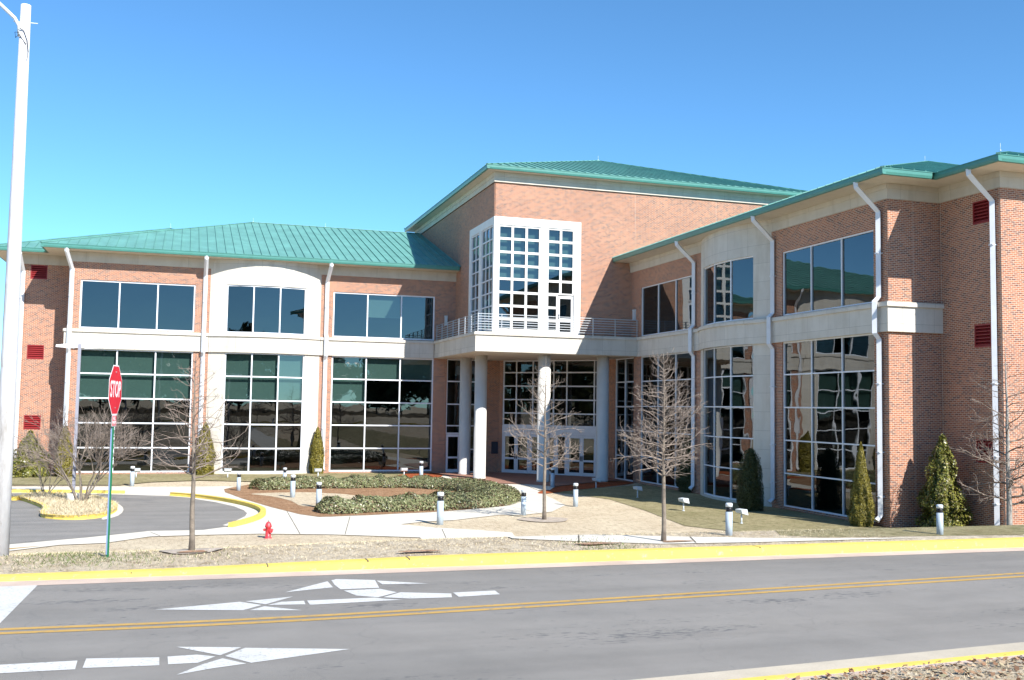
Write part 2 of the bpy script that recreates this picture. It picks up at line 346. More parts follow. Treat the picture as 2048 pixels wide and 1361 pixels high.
# street
XN = [-120, -20]+list(range(-18, 61, 3))+[130]
sheet('road', [(x, yn(x)) for x in XN]+[(130, YK), (-120, YK)], ASPH, 0.0, flat=2.10)
sheet('gutter_strip', [(-120, YK-0.42), (-120, YK), (130, YK), (130, YK-0.42)], CONCP, 0.004, flat=2.10)
sheet('gutter_strip', [(x, yn(x)) for x in XN]+[(x, yn(x)+0.74+0.03*math.sin(x*3.1)) for x in XN[::-1]], CONCG, 0.004, flat=2.10)
sheet('bank', [(-120, 6.0)]+[(-100, 6.0), (130, 6.0)]+[(x, yn(x)-0.27) for x in XN[::-1] if -8 < x < 62]+[(-120, 6.4)], DRYN, 0.0, flat=2.262)
def kerb_strip(name, path, w, h, m, z=None, closed=False, label=None, lean=0.05, off=0.0):
    mb = MB(); P = [Vector((p[0], p[1])) for p in path]; n = len(P); hf = h if callable(h) else (lambda p: h)
    rows = []
    for i, p in enumerate(P):
        a = P[(i-1) % n] if (closed or i) else P[0]; b = P[(i+1) % n] if (closed or i < n-1) else P[-1]
        d = (b-a).normalized(); nn = Vector((-d.y, d.x))
        z0 = (T(p.x, p.y) if z is None else z)+off; h = hf(p)
        rows.append([(p.x, p.y, z0-0.05), (p.x+nn.x*lean, p.y+nn.y*lean, z0+h-0.02), (p.x+nn.x*(lean+0.03), p.y+nn.y*(lean+0.03), z0+h), (p.x+nn.x*w, p.y+nn.y*w, z0+h), (p.x+nn.x*(w+0.005), p.y+nn.y*(w+0.005), z0-0.05)])
    mb.v = [q for r in rows for q in r]
    for i in range(n if closed else n-1):
        for k in range(4):
            j = (i+1) % n
            mb.f.append((i*5+k, i*5+k+1, j*5+k+1, j*5+k)); mb.m.append(0); mb.sm.append(False)
    if not closed:
        for i in (0, n-1): mb.f.append(tuple(i*5+k for k in range(5))); mb.m.append(0); mb.sm.append(False)
    o = mb.build(name, m); o['kind'] = 'structure'; return o
kerb_strip('kerb', [(x, YK) for x in range(-120, 131, 2)], 0.32, lambda p: PL(p.x)+0.02-2.10, YEL, z=2.10)
XK = [x for x in range(60, -19, -2)]
kerb_strip('kerb', [(x, yn(x)) for x in XK], 0.17, 0.165, YEL, z=2.10)
kerb_strip('kerb', [(x, yn(x)-0.177) for x in XK], 0.11, 0.164, CONCP, z=2.10, lean=0.0)
# joints across the kerb are modelled as thin dark sealant ridges
JNT = plain('joint_sealant', (0.12, 0.10, 0.07), 0.9)
mb = MB()
for u in (262, 536, 737, 820, 1524):
    p = atZ(u, 1150, 2.2); x = p.x*YK/p.y
    mb.box(x-0.009, x+0.009, YK+0.05, YK+0.324, 2.1, PL(x)+0.0225)
mb.build('kerb_joint', JNT)['kind'] = 'structure'
# centre lines
def line_strip(name, px, w, m, z):
    P = [atZ(u, v, z) for u, v in px]; P = smooth_loop(P, False, 6)
    a = [(p.x, p.y-w/2) for p in P]; b = [(p.x, p.y+w/2) for p in P][::-1]
    return sheet(name, a+b, m, 0.0, flat=z)
line_strip('road_line', [(-300, 1271), (0, 1259), (512, 1238), (1024, 1209), (1536, 1177.5), (2048, 1146.5), (2300, 1131)], 0.11, YELL, 2.104)
line_strip('road_line', [(-300, 1280), (0, 1267), (512, 1245.5), (1024, 1216), (1536, 1184.5), (2048, 1153), (2300, 1137.5)], 0.11, YELL, 2.104)
def marks(name, polys, s=2.0, ox=0, oy=1100):
    mb = MB()
    for pl in polys: mb.face([atZ(ox+x/s, oy+y/s, 2.104) for x, y in pl])
    o = mb.build(name, WPT); o['kind'] = 'structure'
    return o
marks('road_arrow', [[(620, 239), (960, 208), (1046, 221), (972, 242)], [(982, 206), (1172, 187), (1062, 218)], [(1070, 221), (1125, 208), (1216, 204), (1222, 218)], [(998, 242), (1058, 226), (1210, 242)],
    [(1228, 203), (1500, 191), (1540, 196), (1612, 200), (1240, 220)], [(1140, 170), (1310, 126), (1332, 150)], [(1325, 122), (1345, 117), (1500, 121), (1517, 152), (1362, 158), (1340, 142)], [(1505, 123), (1715, 135), (1530, 138)],
    [(1375, 163), (1520, 156), (1588, 170), (1512, 190), (1425, 183)], [(1602, 170), (1805, 175), (1808, 190), (1640, 195), (1532, 190)], [(1812, 171), (1980, 163), (2000, 178), (1835, 188)]])
marks('road_arrow', [[(705, 388), (965, 390), (880, 422)], [(980, 392), (1400, 397), (1005, 452), (900, 425)], [(670, 427), (790, 419), (862, 427), (790, 452), (672, 458)], [(705, 500), (810, 458), (890, 434), (985, 455), (850, 474)]])
marks('road_dash', [[(-60, 463), (310, 443), (300, 478), (-60, 497)], [(345, 435), (637, 430), (637, 462), (330, 473)]])
p1 = atZ(75, 1171.5, 2.1); p2 = atZ(0, 1247.5, 2.1); dx = Vector((-1.6, 0, 0))
mb = MB(); p2 = p1+(p2-p1)*1.1; mb.face([q+Vector((0, 0, 0.004)) for q in (p1, p2, p2+dx, p1+dx)]); mb.build('stop_line', WPT)['kind'] = 'structure'

# paths, beds, drive (outlines on the terrain)
sheet('verge', [(-120, YK+0.37), (130, YK+0.37), (130, 18.0), (20, 18.5), (10, 22), (2, 30.5), (-8, 32.6), (-20, 32.4), (-120, 32)], DRYN, 0.012)
walk = outl([(-60, 1110), (19, 1104), (120, 1092), (211, 1088), (300, 1075), (400, 1072), (520, 1069.5), (664, 1071), (840, 1077), (1024, 1080), (1150, 1086), (1320, 1091), (1500, 1088)])
walk = [Vector((p.x, max(p.y, YK+0.42), 0)) for p in walk]
back = outl([(1850, 1079), (1640, 1080), (1500, 1079), (1320, 1076), (1200, 1073), (1024, 1067), (960, 1062), (870, 1057), (800, 1050.5), (850, 1045), (908, 1042), (1002, 1031), (1043, 1032), (1104, 1025), (1131, 1012), (1110, 1001), (1090, 991), (1075, 982), (1046, 970), (961, 968), (929, 966), (888, 951), (870, 963), (800, 964), (640, 975), (560, 980), (450, 974), (350, 975), (247, 975), (21, 975), (-60, 975)])
sheet('sidewalk', walk+back, CONC, 0.026)
lot = outl([(-60, 988), (21, 988), (212, 990), (339, 994), (388, 998), (441, 1005), (487, 1014), (511, 1023), (514, 1030), (508, 1036), (487, 1046), (455, 1055), (406, 1062), (300, 1064), (176, 1077), (19, 1091), (-60, 1098)])
sheet('driveway', lot, ASPH2, 0.034)
gut = outl([(388, 998), (441, 1005), (487, 1014), (511, 1023), (514, 1030), (508, 1036), (487, 1046), (455, 1055)])
gi = outl([(445, 1053), (472, 1044), (490, 1035), (494, 1029), (488, 1023), (468, 1015), (430, 1006.5), (385, 999.5)])
sheet('gutter_strip', gut+gi, CONC, 0.040)
kp = smooth_loop(outl([(339, 993), (388, 997), (441, 1004), (487, 1013), (514, 1022), (521, 1030), (512, 1039), (487, 1048), (455, 1056)]), False, 4)
kerb_strip('kerb', kp[::-1], -0.22, 0.17, YEL, off=0.02, lean=-0.03)
kerb_strip('kerb', outl([(-60, 987), (21, 987), (120, 987.3), (247, 989)]), 0.2, 0.15, YEL, off=0.02)
mb = MB()
sheet('drive_edge_line', outl([(-60, 1108), (19, 1101), (85, 1094), (19, 1099), (-60, 1105)])[::-1], YELL, 0.032)
isl = smooth_loop(outl([(24, 1003), (34, 1001), (62, 1010), (88, 1022), (80, 1032), (90, 1039), (148, 1042), (206, 1037), (232, 1026), (234, 1018), (222, 1009), (190, 1000), (120, 994), (60, 995)]), True, 3)
kerb_strip('kerb', isl[::-1], -0.2, 0.16, YEL, off=0.03, closed=True, lean=-0.03)
sheet('traffic_island', isl, DRYN, 0.14)
sheet('gutter_strip', smooth_loop(outl([(206, 1042), (236, 1034), (247, 1022), (240, 1012), (222, 1006), (232, 1018), (228, 1028), (206, 1037)]), True, 2), CONC, 0.040)
# beds and lawns
bed = smooth_loop(outl([(450, 986), (480, 974), (540, 966), (660, 961), (790, 960), (860, 964), (960, 972), (1010, 984), (1025, 998), (1024, 1008), (1005, 1014), (888, 1024.5), (800, 1029), (694, 1033.6), (600, 1030.7)]), True, 3)
sheet('mulch_bed', bed, MULCH, 0.036)
wedge = smooth_loop(outl([(503, 989.5), (600, 986.5), (644, 988), (694, 991), (733, 998), (720, 1006), (660, 1012), (606, 1015), (582, 1004), (541, 994.5)]), True, 3)
sheet('lawn', wedge, DRY, 0.044)
sheet('lawn', outl([(-60, 972), (21, 972), (240, 972), (300, 966), (400, 962.5), (560, 966), (700, 958), (820, 957), (858, 949)])+[Vector((16, 69.45, 0)), Vector((-14, 69.45, 0)), Vector((-30, 69.45, 0))], OLIVE, 0.046)
sheet('lawn', outl([(1100, 985), (1150, 990), (1220, 1000), (1290, 1022), (1370, 1053), (1450, 1062), (1560, 1073), (1650, 1077), (2046, 1072)])+[Vector((34, 31.4, 0)), Vector((29.9, 31.4, 0)), Vector((29.85, 34.8, 0)), Vector((27.26, 34.8, 0)), Vector((27.26, 58.0, 0))], OLIVE, 0.016)
sheet('mulch_bed', smooth_loop(outl([(788, 958), (805, 950.5), (850, 946.5), (884, 951), (878, 957), (850, 962), (810, 963)]), True, 3), REDM, 0.052)
sheet('mulch_bed', smooth_loop(outl([(1078, 985), (1120, 974), (1190, 966), (1240, 964), (1268, 968), (1200, 976), (1130, 984), (1085, 989)]), True, 3), REDM, 0.030)
pv = outl([(866, 947.5), (888, 951), (929, 966), (961, 968.5), (1046, 970), (1110, 975), (1190, 966), (1240, 964)])+[Vector((27.25, 58.7, 0)), Vector((27.25, 63.5, 0)), Vector((21.4, 69.4, 0)), Vector((16.5, 69.4, 0))]
sheet('brick_paving', pv, PAVE, 0.060)
sheet('sidewalk', outl([(1046, 970), (1075, 982), (1100, 982), (1110, 975)]), CONC, 0.045)
mb = MB()
for a, b in [((884, 1060), (892, 1078)), ((1150, 1072), (1158, 1087)), ((700, 1035), (690, 1071)), ((560, 1000), (600, 1070)), ((1024, 1016), (1075, 1027)), ((1380, 1077), (1392, 1089)), ((300, 1066), (320, 1074))]:
    p, q = at(*a), at(*b); d = (q-p); d.z = 0; d.normalize(); n = Vector((-d.y, d.x, 0))*0.012; N = 24
    for i in range(N):
        s0 = p.lerp(q, i/N); s1 = p.lerp(q, (i+1)/N); z0 = T(s0.x, s0.y)+0.0325; z1 = T(s1.x, s1.y)+0.0325
        mb.face([(s0.x-n.x, s0.y-n.y, z0), (s0.x+n.x, s0.y+n.y, z0), (s1.x+n.x, s1.y+n.y, z1), (s1.x-n.x, s1.y-n.y, z1)])
mb.build('sidewalk_joint', JNT)['kind'] = 'structure'

# ---------------------------------------------------------------- the building
BLD = empty('academic_building', (0, 0, 0)); tag(BLD, 'two winged brick building with teal metal hip roofs, limestone bands and a recessed corner entrance', 'building')
YL, XR, XT, YT, YP, YF, XR2 = 69.5, 27.3, 18.05, 60.2, 34.84, 31.48, 29.89
HT, HE, HG, BB, BT = 13.44, 14.33, 14.08, 7.95, 9.15
mL = lambda a, z, d: (a, YL+d, z)
mR = lambda a, z, d: (XR+d, a, z)
HC, SG = 3.6, 0.8; RB = (HC*HC+SG*SG)/(2*SG)
dl = lambda t: math.sqrt(max(0, RB*RB-t*t))-(RB-SG)
XC = 5.03; YC = XC+42.12
mLb = lambda t, z, d: (XC+t, YL-dl(t)+d, z)
mRb = lambda t, z, d: (XR-dl(t)+d, YC+t, z)
D45 = math.sqrt(0.5)
mD = lambda a, z, d: (21.4+a*D45+d*D45, 69.5-a*D45+d*D45, z)
mTf = lambda a, z, d: (a, YT+d, z)
mTs = lambda a, z, d: (XT+d, a, z)
def wall(mb, m, a0, a1, z0, z1, holes, reveal=0.25, mi=0, cuts=()):
    A = sorted({a0, a1, *cuts, *[h[0] for h in holes], *[h[1] for h in holes]}); Z = sorted({z0, z1, *[h[2] for h in holes], *[h[3] for h in holes]})
    for i in range(len(A)-1):
        for j in range(len(Z)-1):
            ca, cz = (A[i]+A[i+1])/2, (Z[j]+Z[j+1])/2
            if any(h[0] < ca < h[1] and h[2] < cz < h[3] for h in holes): continue
            mb.face([m(A[i], Z[j], 0), m(A[i+1], Z[j], 0), m(A[i+1], Z[j+1], 0), m(A[i], Z[j+1], 0)], mi)
    for h in holes:
        for a in h[:2]: mb.face([m(a, h[2], 0), m(a, h[3], 0), m(a, h[3], reveal), m(a, h[2], reveal)], mi)
        aa = [a for a in A if h[0] <= a <= h[1]]
        for z in h[2:]:
            for i in range(len(aa)-1): mb.face([m(aa[i], z, 0), m(aa[i+1], z, 0), m(aa[i+1], z, reveal), m(aa[i], z, reveal)], mi)
def window(m, a0, a1, z0, z1, cols, rows, bw=0.085, name='window', glass=None, blinds=(), fm=None, d=0.06, depth=0.12, tilt=0.0022, skip=(), edge=None):
    """cols, rows: counts or explicit line positions"""
    glass = glass or GLASS; edge = edge or bw*1.1
    A = [a0+(a1-a0)*i/cols for i in range(cols+1)] if isinstance(cols, int) else list(cols)
    Z = [z0+(z1-z0)*i/rows for i in range(rows+1)] if isinstance(rows, int) else list(rows)
    mb = MB()
    for i, a in enumerate(A):
        w = edge if i in (0, len(A)-1) else bw/2
        lo, hi = (a, a+edge) if i == 0 else ((a-edge, a) if i == len(A)-1 else (a-bw/2, a+bw/2))
        mb.mbox(m, lo, hi, z0, z1, d, d+depth)
    for j, z in enumerate(Z):
        lo, hi = (z, z+edge) if j == 0 else ((z-edge, z) if j == len(Z)-1 else (z-bw/2, z+bw/2))
        for i in range(len(A)-1):
            l = A[i]+(edge if i == 0 else bw/2); r = A[i+1]-(edge if i == len(A)-2 else bw/2)
            mb.mbox(m, l, r, lo, hi, d+0.003, d+depth-0.003)
    o = mb.build(name, fm or WHITE, BLD)
    g = MB()
    for i in range(len(A)-1):
        for j in range(len(Z)-1):
            if (i, j) in skip: continue
            tx, tz = R.uniform(-tilt, tilt)*(A[i+1]-A[i]), R.uniform(-tilt, tilt)*(Z[j+1]-Z[j]); dd = d+depth*0.55
            l, r, b, t = A[i]+0.02, A[i+1]-0.02, Z[j]+0.02, Z[j+1]-0.02
            g.face([m(l, b, dd), m(r, b, dd+tx), m(r, t, dd+tx+tz), m(l, t, dd+tz)])
    g.build('pane', glass, o)
    if blinds:
        b = MB()
        for i, (fr, to) in enumerate(blinds):   # each column: blind hangs from fr down to to (heights)
            if fr is None: continue
            b.mbox(m, A[i]+0.03, A[i+1]-0.03, to, fr, 0.42, 0.425)
        b.build('blind', BLIND, o)
    return o
def part(mb, name, m, **k): return mb.build(name, m, BLD, **k)
LW = [(-6.45, 0.5), (9.47, 16.55)]
ZL0, ZL1, ZU0, ZU1 = 0.14, BB, 9.22, 12.32
# left wing brick, with limestone bow bay between
mb = MB()
hl = [(LW[0][0], LW[0][1], ZL0, BB+0.02), (LW[0][0], LW[0][1], ZU0, ZU1)]
wall(mb, mL, -7.15, XC-HC, -0.3, HT, hl)
mb.face([(-7.15, YL, -0.3), (-7.15, 72.1, -0.3), (-7.15, 72.1, HT), (-7.15, YL, HT)])
part(mb, 'brick_wall', BRICK); mb = MB()
hl = [(LW[1][0], LW[1][1], ZL0, BB+0.02), (LW[1][0], LW[1][1], ZU0, ZU1)]
wall(mb, mL, XC+HC, 17.5, -0.3, HT, hl)
mb.face([(17.5, YL, BT), (XT+0.1, YL, BT), (XT+0.1, YL, HT), (17.5, YL, HT)])
part(mb, 'brick_wall', BRICK)
mb = MB()
RWN = [(51.6, 58.62), (35.75, 42.62)]
wall(mb, mR, YC+HC, 59.6, -0.3, HT, [(51.6, 58.62, ZL0, BB+0.02), (51.6, 58.62, ZU0, ZU1)])
mb.face([(XR, 59.6, BT), (XR, 60.3, BT), (XR, 60.3, HT), (XR, 59.6, HT)])
part(mb, 'brick_wall', BRICK); mb = MB()
wall(mb, mR, YP, YC-HC, -0.3, HT, [(35.75, 42.62, ZL0, BB+0.02), (35.75, 42.62, ZU0, ZU1)])
mb.face([(XR, YP, -0.3), (XR2, YP, -0.3), (XR2, YP, HT), (XR, YP, HT)])
part(mb, 'brick_wall', BRICK)
# end blocks
mb = MB(); wall(mb, lambda a, z, d: (a, 72.1+d, z), -10.6, -7.15, -0.3, HT, [(-9.72, -8.72, z, z+0.92) for z in (2.75, 7.27, 12.47)], 0.2)
mb.face([(-10.6, 72.1, -0.3), (-10.6, 92, -0.3), (-10.6, 92, HT), (-10.6, 72.1, HT)]); part(mb, 'brick_wall', BRICK)
mb = MB(); wall(mb, lambda a, z, d: (XR2+d, a, z), YF, YP, -0.3, HT, [(32.05, 32.95, z, z+0.92) for z in (2.75, 7.27, 12.2)], 0.2)
mb.face([(XR2, YF, -0.5), (49, YF, -0.5), (49, YF, HT), (XR2, YF, HT)]); part(mb, 'brick_wall', BRICK)
def louver(m, a0, a1, z0, z1):
    mb = MB(); mb.mbox(m, a0, a1, z0, z0+0.06, 0, 0.12); mb.mbox(m, a0, a1, z1-0.06, z1, 0, 0.12)
    mb.mbox(m, a0, a0+0.05, z0+0.06, z1-0.06, 0, 0.12); mb.mbox(m, a1-0.05, a1, z0+0.06, z1-0.06, 0, 0.12)
    n = 6
    for i in range(n):
        z = z0+0.06+(z1-z0-0.12)*(i+0.15)/n; h = (z1-z0-0.12)/n*0.8
        mb.hexa([m(a0+0.05, z, 0.02), m(a1-0.05, z, 0.02), m(a1-0.05, z+h*0.9, 0.13), m(a0+0.05, z+h*0.9, 0.13), m(a0+0.05, z+0.03, 0.02), m(a1-0.05, z+0.03, 0.02), m(a1-0.05, z+h*0.9+0.03, 0.13), m(a0+0.05, z+h*0.9+0.03, 0.13)])
    mb.mbox(m, a0, a1, z0, z1, 0.17, 0.19)
    part(mb, 'louver', LOUV)
for z in (2.75, 7.27, 12.47): louver(lambda a, zz, d: (a, 72.1+d, zz), -9.72, -8.72, z, z+0.92)
for z in (2.75, 7.27, 12.2): louver(lambda a, zz, d: (XR2+d, a, zz), 32.05, 32.95, z, z+0.92)
# bow bays
for mm, sgn in ((mLb, 1), (mRb, 1)):
    mb = MB(); cuts = [-HC, -3.1, -2.57, -0.857, 0.857, 2.57, 3.1, HC]
    wall(mb, mm, -HC, HC, -0.3, HG-0.01, [(-2.57, 2.57, ZL0, BB), (-2.57, 2.57, ZU0, 12.4)], 0.28, 0, cuts+[-1.7, 1.7, 0])
    part(mb, 'bow_bay', STONE)
# limestone band with rounded nosing
def band(m, a0, a1, na=1, pr=0.14, wrap=None):
    mb = MB(); mb.mbox(m, a0, a1, BB, BT-0.17, -pr, 0.10, na); mb.mbox(m, a0, a1, BT-0.17, BT-0.03, -pr-0.09, 0.10, na); mb.mbox(m, a0, a1, BT-0.03, BT+0.02, -pr-0.06, 0.10, na)
    part(mb, 'limestone_band', STONE)
band(mL, -7.15-0.14, XC-HC-0.02); band(mLb, -HC, HC, 14, 0.14); band(mL, XC+HC+0.02, 16.5)
band(mR, YP, YC-HC-0.02); band(mRb, -HC, HC, 14, 0.14); band(mR, YC+HC+0.02, 58.8)
mb = MB(); mb.box(XR-0.14, XR2-0.003, YP-0.14, YP-0.0, BB, BT-0.17); mb.box(XR-0.23, XR2-0.003, YP-0.23, YP, BT-0.17, BT-0.03); mb.box(XR-0.20, XR2-0.003, YP-0.20, YP, BT-0.03, BT+0.02); part(mb, 'limestone_band', STONE)
mb = MB(); mb.box(-7.29, -7.15, YL+0.1, 72.09, BB, BT-0.17); mb.box(-7.38, -7.15, YL+0.1, 72.09, BT-0.17, BT+0.02); part(mb, 'limestone_band', STONE)
# friezes under the soffits
def fz(mb, m, a0, a1): mb.mbox(m, a0, a1, HT, HG-0.012, -0.05, 0.02); mb.mbox(m, a0, a1, HT+0.42, HG-0.014, -0.09, -0.045)
mb = MB(); fz(mb, mR, YP-0.05, YT)
mb.box(XR+0.021, XR2-0.051, YP-0.05, YP+0.02, HT, HG-0.013); mb.box(XR-0.044, XR2-0.091, YP-0.09, YP-0.051, HT+0.42, HG-0.015)
mb.box(XR2-0.05, XR2+0.02, YF-0.05, YP-0.05, HT, HG-0.012); mb.box(XR2-0.09, XR2-0.05, YF-0.09, YP-0.09, HT+0.42, HG-0.014)
mb.box(XR2+0.021, 49, YF-0.05, YF+0.02, HT, HG-0.013); mb.box(XR2-0.049, 49, YF-0.09, YF-0.051, HT+0.42, HG-0.016)
part(mb, 'frieze', STONE2)
mb = MB(); fz(mb, mL, -7.2, XT)
mb.box(-10.65, -7.2, 72.05, 72.12, HT, HG-0.012); mb.box(-10.65, -7.24, 72.01, 72.05, HT+0.42, HG-0.014); mb.box(-10.65, -10.58, 72.121, 92, HT, HG-0.013)
mb.box(-7.2, -7.12, YL+0.021, 72.049, HT, HG-0.013)
part(mb, 'frieze', STONE2)
# brick plinth sills under the big windows
for m, (a0, a1) in [(mL, q) for q in LW]+[(mR, q) for q in RWN]:
    mb = MB(); mb.mbox(m, a0, a1, -0.3, ZL0, -0.04, 0.0); part(mb, 'brick_sill', BRICK)
# windows of the two wings
r5 = lambda k: ZL1-(ZL1-ZL0)*k/5
window(mL, *LW[0], ZL0, ZL1, 3, 5, blinds=[(ZL1, r5(2))]*3)
window(mL, *LW[1], ZL0, ZL1, 3, 5, blinds=[(ZL1, r5(2)), (ZL1, r5(1)), (ZL1, r5(1))])
window(mLb, -2.57, 2.57, ZL0, ZL1, 3, 5, blinds=[(ZL1, r5(2))]*3)
window(mL, *LW[0], ZU0, ZU1, 3, 1)
window(mL, *LW[1], ZU0, ZU1, 3, 1, blinds=[(None, 0), (ZU1, 10.7), (None, 0)])
window(mLb, -2.57, 2.57, ZU0, 12.4, 3, 1)
for a0, a1 in RWN: window(mR, a0, a1, ZL0, ZL1, 3, 5, glass=GLASSR, bw=0.06); window(mR, a0, a1, ZU0, ZU1, 3, 1, glass=GLASSR, bw=0.06)
window(mRb, -2.57, 2.57, ZL0, ZL1, 3, 5, glass=GLASSR, bw=0.06); window(mRb, -2.57, 2.57, ZU0, 12.4, 3, 1, glass=GLASSR, bw=0.06)
# rooms behind the glass
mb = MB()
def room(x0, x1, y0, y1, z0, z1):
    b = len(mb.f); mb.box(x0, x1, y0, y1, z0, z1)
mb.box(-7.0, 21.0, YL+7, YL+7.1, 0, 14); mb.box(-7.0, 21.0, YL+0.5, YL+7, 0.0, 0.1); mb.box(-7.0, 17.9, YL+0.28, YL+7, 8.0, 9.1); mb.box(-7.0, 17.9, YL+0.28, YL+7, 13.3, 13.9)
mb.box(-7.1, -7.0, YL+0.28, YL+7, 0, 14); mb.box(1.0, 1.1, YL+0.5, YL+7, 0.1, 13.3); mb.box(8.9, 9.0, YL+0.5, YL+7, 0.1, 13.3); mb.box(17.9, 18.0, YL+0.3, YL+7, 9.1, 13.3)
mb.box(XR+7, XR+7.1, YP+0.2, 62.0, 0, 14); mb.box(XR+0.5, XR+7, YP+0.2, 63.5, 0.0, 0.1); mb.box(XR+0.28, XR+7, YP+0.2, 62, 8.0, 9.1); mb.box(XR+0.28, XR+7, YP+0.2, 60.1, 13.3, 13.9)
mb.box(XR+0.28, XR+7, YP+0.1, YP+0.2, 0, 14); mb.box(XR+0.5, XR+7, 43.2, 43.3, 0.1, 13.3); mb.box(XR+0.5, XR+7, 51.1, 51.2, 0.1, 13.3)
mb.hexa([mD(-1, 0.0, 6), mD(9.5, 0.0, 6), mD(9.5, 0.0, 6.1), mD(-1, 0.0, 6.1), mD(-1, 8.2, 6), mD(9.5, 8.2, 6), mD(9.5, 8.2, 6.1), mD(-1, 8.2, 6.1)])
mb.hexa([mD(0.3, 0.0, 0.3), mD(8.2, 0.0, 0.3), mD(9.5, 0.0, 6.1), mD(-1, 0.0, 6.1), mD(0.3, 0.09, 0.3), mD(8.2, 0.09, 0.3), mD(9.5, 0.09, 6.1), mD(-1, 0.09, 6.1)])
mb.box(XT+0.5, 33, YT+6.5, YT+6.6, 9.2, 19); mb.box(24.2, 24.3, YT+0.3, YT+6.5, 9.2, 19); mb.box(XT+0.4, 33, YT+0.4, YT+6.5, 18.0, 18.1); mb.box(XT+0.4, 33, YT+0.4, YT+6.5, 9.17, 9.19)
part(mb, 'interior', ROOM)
mb = MB(); mb.box(-10.5, 51.4, 93.4, 93.7, -0.2, 14); mb.box(51.1, 51.4, 31.6, 93.39, -0.2, 14); part(mb, 'rear_wall', BRICK)
# ---------------- tower
mb = MB()
wall(mb, mTf, XT, 41.4, BT, 18.66, [(18.0, 23.5, BT+0.0, 16.2)], 0.3)
mb2 = MB(); wall(mb2, mTs, YT, 83.2, BT, 18.66, [(YT-0.05, 65.6, BT+0.0, 16.2)], 0.3)
# drop the reveal faces that would stand on the open corner
def strip(mbx, test):
    keep = [(f, m_, s_) for f, m_, s_ in zip(mbx.f, mbx.m, mbx.sm) if not test([mbx.v[i] for i in f])]
    mbx.f = [k[0] for k in keep]; mbx.m = [k[1] for k in keep]; mbx.sm = [k[2] for k in keep]
strip(mb, lambda ps: all(abs(p[0]-18.0) < 0.06 for p in ps) and max(p[2] for p in ps) < 16.3)
strip(mb2, lambda ps: all(abs(p[1]-YT) < 0.06 for p in ps) and max(p[2] for p in ps) < 16.3)
base = len(mb.v); mb.v += mb2.v; mb.f += [tuple(i+base for i in f) for f in mb2.f]; mb.m += mb2.m; mb.sm += mb2.sm
mb.face([(41.4, YT, BT), (41.4, 83.2, BT), (41.4, 83.2, 18.66), (41.4, YT, 18.66)]); mb.face([(XT, 83.2, BT), (41.4, 83.2, BT), (41.4, 83.2, 18.66), (XT, 83.2, 18.66)])
part(mb, 'tower_wall', BRICK)
mb = MB()
for pr, z0, z1 in ((0.05, 18.66, 19.29), (0.10, 18.66, 18.74), (0.09, 19.02, 19.288)):
    mb.box(XT-pr, 41.45, YT-pr, YT+0.02, z0, z1); mb.box(XT-pr, XT+0.02, YT+0.021, 83.25, z0, z1)
part(mb, 'frieze', STONE2)
# precast surround of the corner window: front (a = X) and side (a = Y)
mb = MB(); pr = 0.05
mb.box(XT-pr, 23.8, YT-pr, YT+0.25, 16.0, 16.5)
mb.box(XT-pr, XT+0.25, YT+0.251, 65.9, 16.0, 16.5)
mb.box(XT-pr, XT+0.26, YT-pr, YT+0.28, BT+0.02, 15.998)          # corner post
mb.box(21.08, 21.55, YT-pr+0.004, YT+0.25, BT+0.02, 15.998)
mb.box(23.36, 23.8, YT-pr, YT+0.25, BT+0.02, 15.998)
mb.box(XT-pr+0.004, XT+0.25, 63.0, 63.55, BT+0.02, 15.998); mb.box(XT-pr, XT+0.25, 65.45, 65.9, BT+0.02, 15.998)
mb.box(XT+0.26, 21.08, YT-pr+0.006, YT+0.25, BT+0.02, 9.42); mb.box(21.55, 22.28, YT-pr+0.006, YT+0.25, BT+0.02, 9.42)
mb.box(XT-pr+0.006, XT+0.25, YT+0.28, 63.0, BT+0.02, 9.42); mb.box(XT-pr+0.006, XT+0.25, 63.55, 65.45, BT+0.02, 9.42)
part(mb, 'window_surround', PRECAST)
Zt = [9.42]+[16.0-0.855*k for k in range(7, -1, -1)]
Zt = [9.42, 10.1]+[15.98-0.84*k for k in range(6, -1, -1)]
bl = (15.95, 12.66)
window(mTf, XT+0.26, 21.08, 9.42, 16.0, 3, Zt, bw=0.15, glass=GLASS, blinds=[bl]*3, fm=PRECAST, d=0.0, edge=0.09)
window(mTf, 21.55, 23.36, 11.78, 16.0, 2, [z for z in Zt if z > 11.7], bw=0.15, glass=GLASS, blinds=[(15.95, 13.1)]*2, fm=PRECAST, d=0.0, edge=0.09)
window(mTf, 21.55, 22.28, 9.42, 11.78, 1, [9.42, 10.1, 10.94, 11.78], bw=0.15, glass=GLASS, fm=PRECAST, d=0.0, edge=0.09)
window(mTs, YT+0.28, 63.0, 9.42, 16.0, 3, Zt, bw=0.075, glass=GLASS, blinds=[bl]*3, d=0.0, edge=0.06)
window(mTs, 63.55, 65.45, 9.42, 16.0, 2, Zt, bw=0.075, glass=GLASS, blinds=[bl]*2, d=0.0, edge=0.06)
def door(m, a0, a1, z0, z1, rails, hinge=0, st=0.14, glass=None):
    mb = MB(); mb.mbox(m, a0, a0+st, z0, z1, 0.04, 0.10); mb.mbox(m, a1-st, a1, z0, z1, 0.04, 0.10)
    for r0, r1 in rails: mb.mbox(m, a0+st, a1-st, r0, r1, 0.043, 0.097)
    o = part(mb, 'door', WHITE)
    g = MB(); g.mbox(m, a0+st-0.01, a1-st+0.01, z0+0.05, z1-0.05, 0.068, 0.074); g.build('pane', GLASSD, o)
    h = MB(); hp = a1-0.09 if hinge == 0 else a0+0.03
    h.mbox(m, hp, hp+0.05, z0+1.0, z0+1.35, -0.02, 0.02); h.build('handle', BLACK, o)
    return o
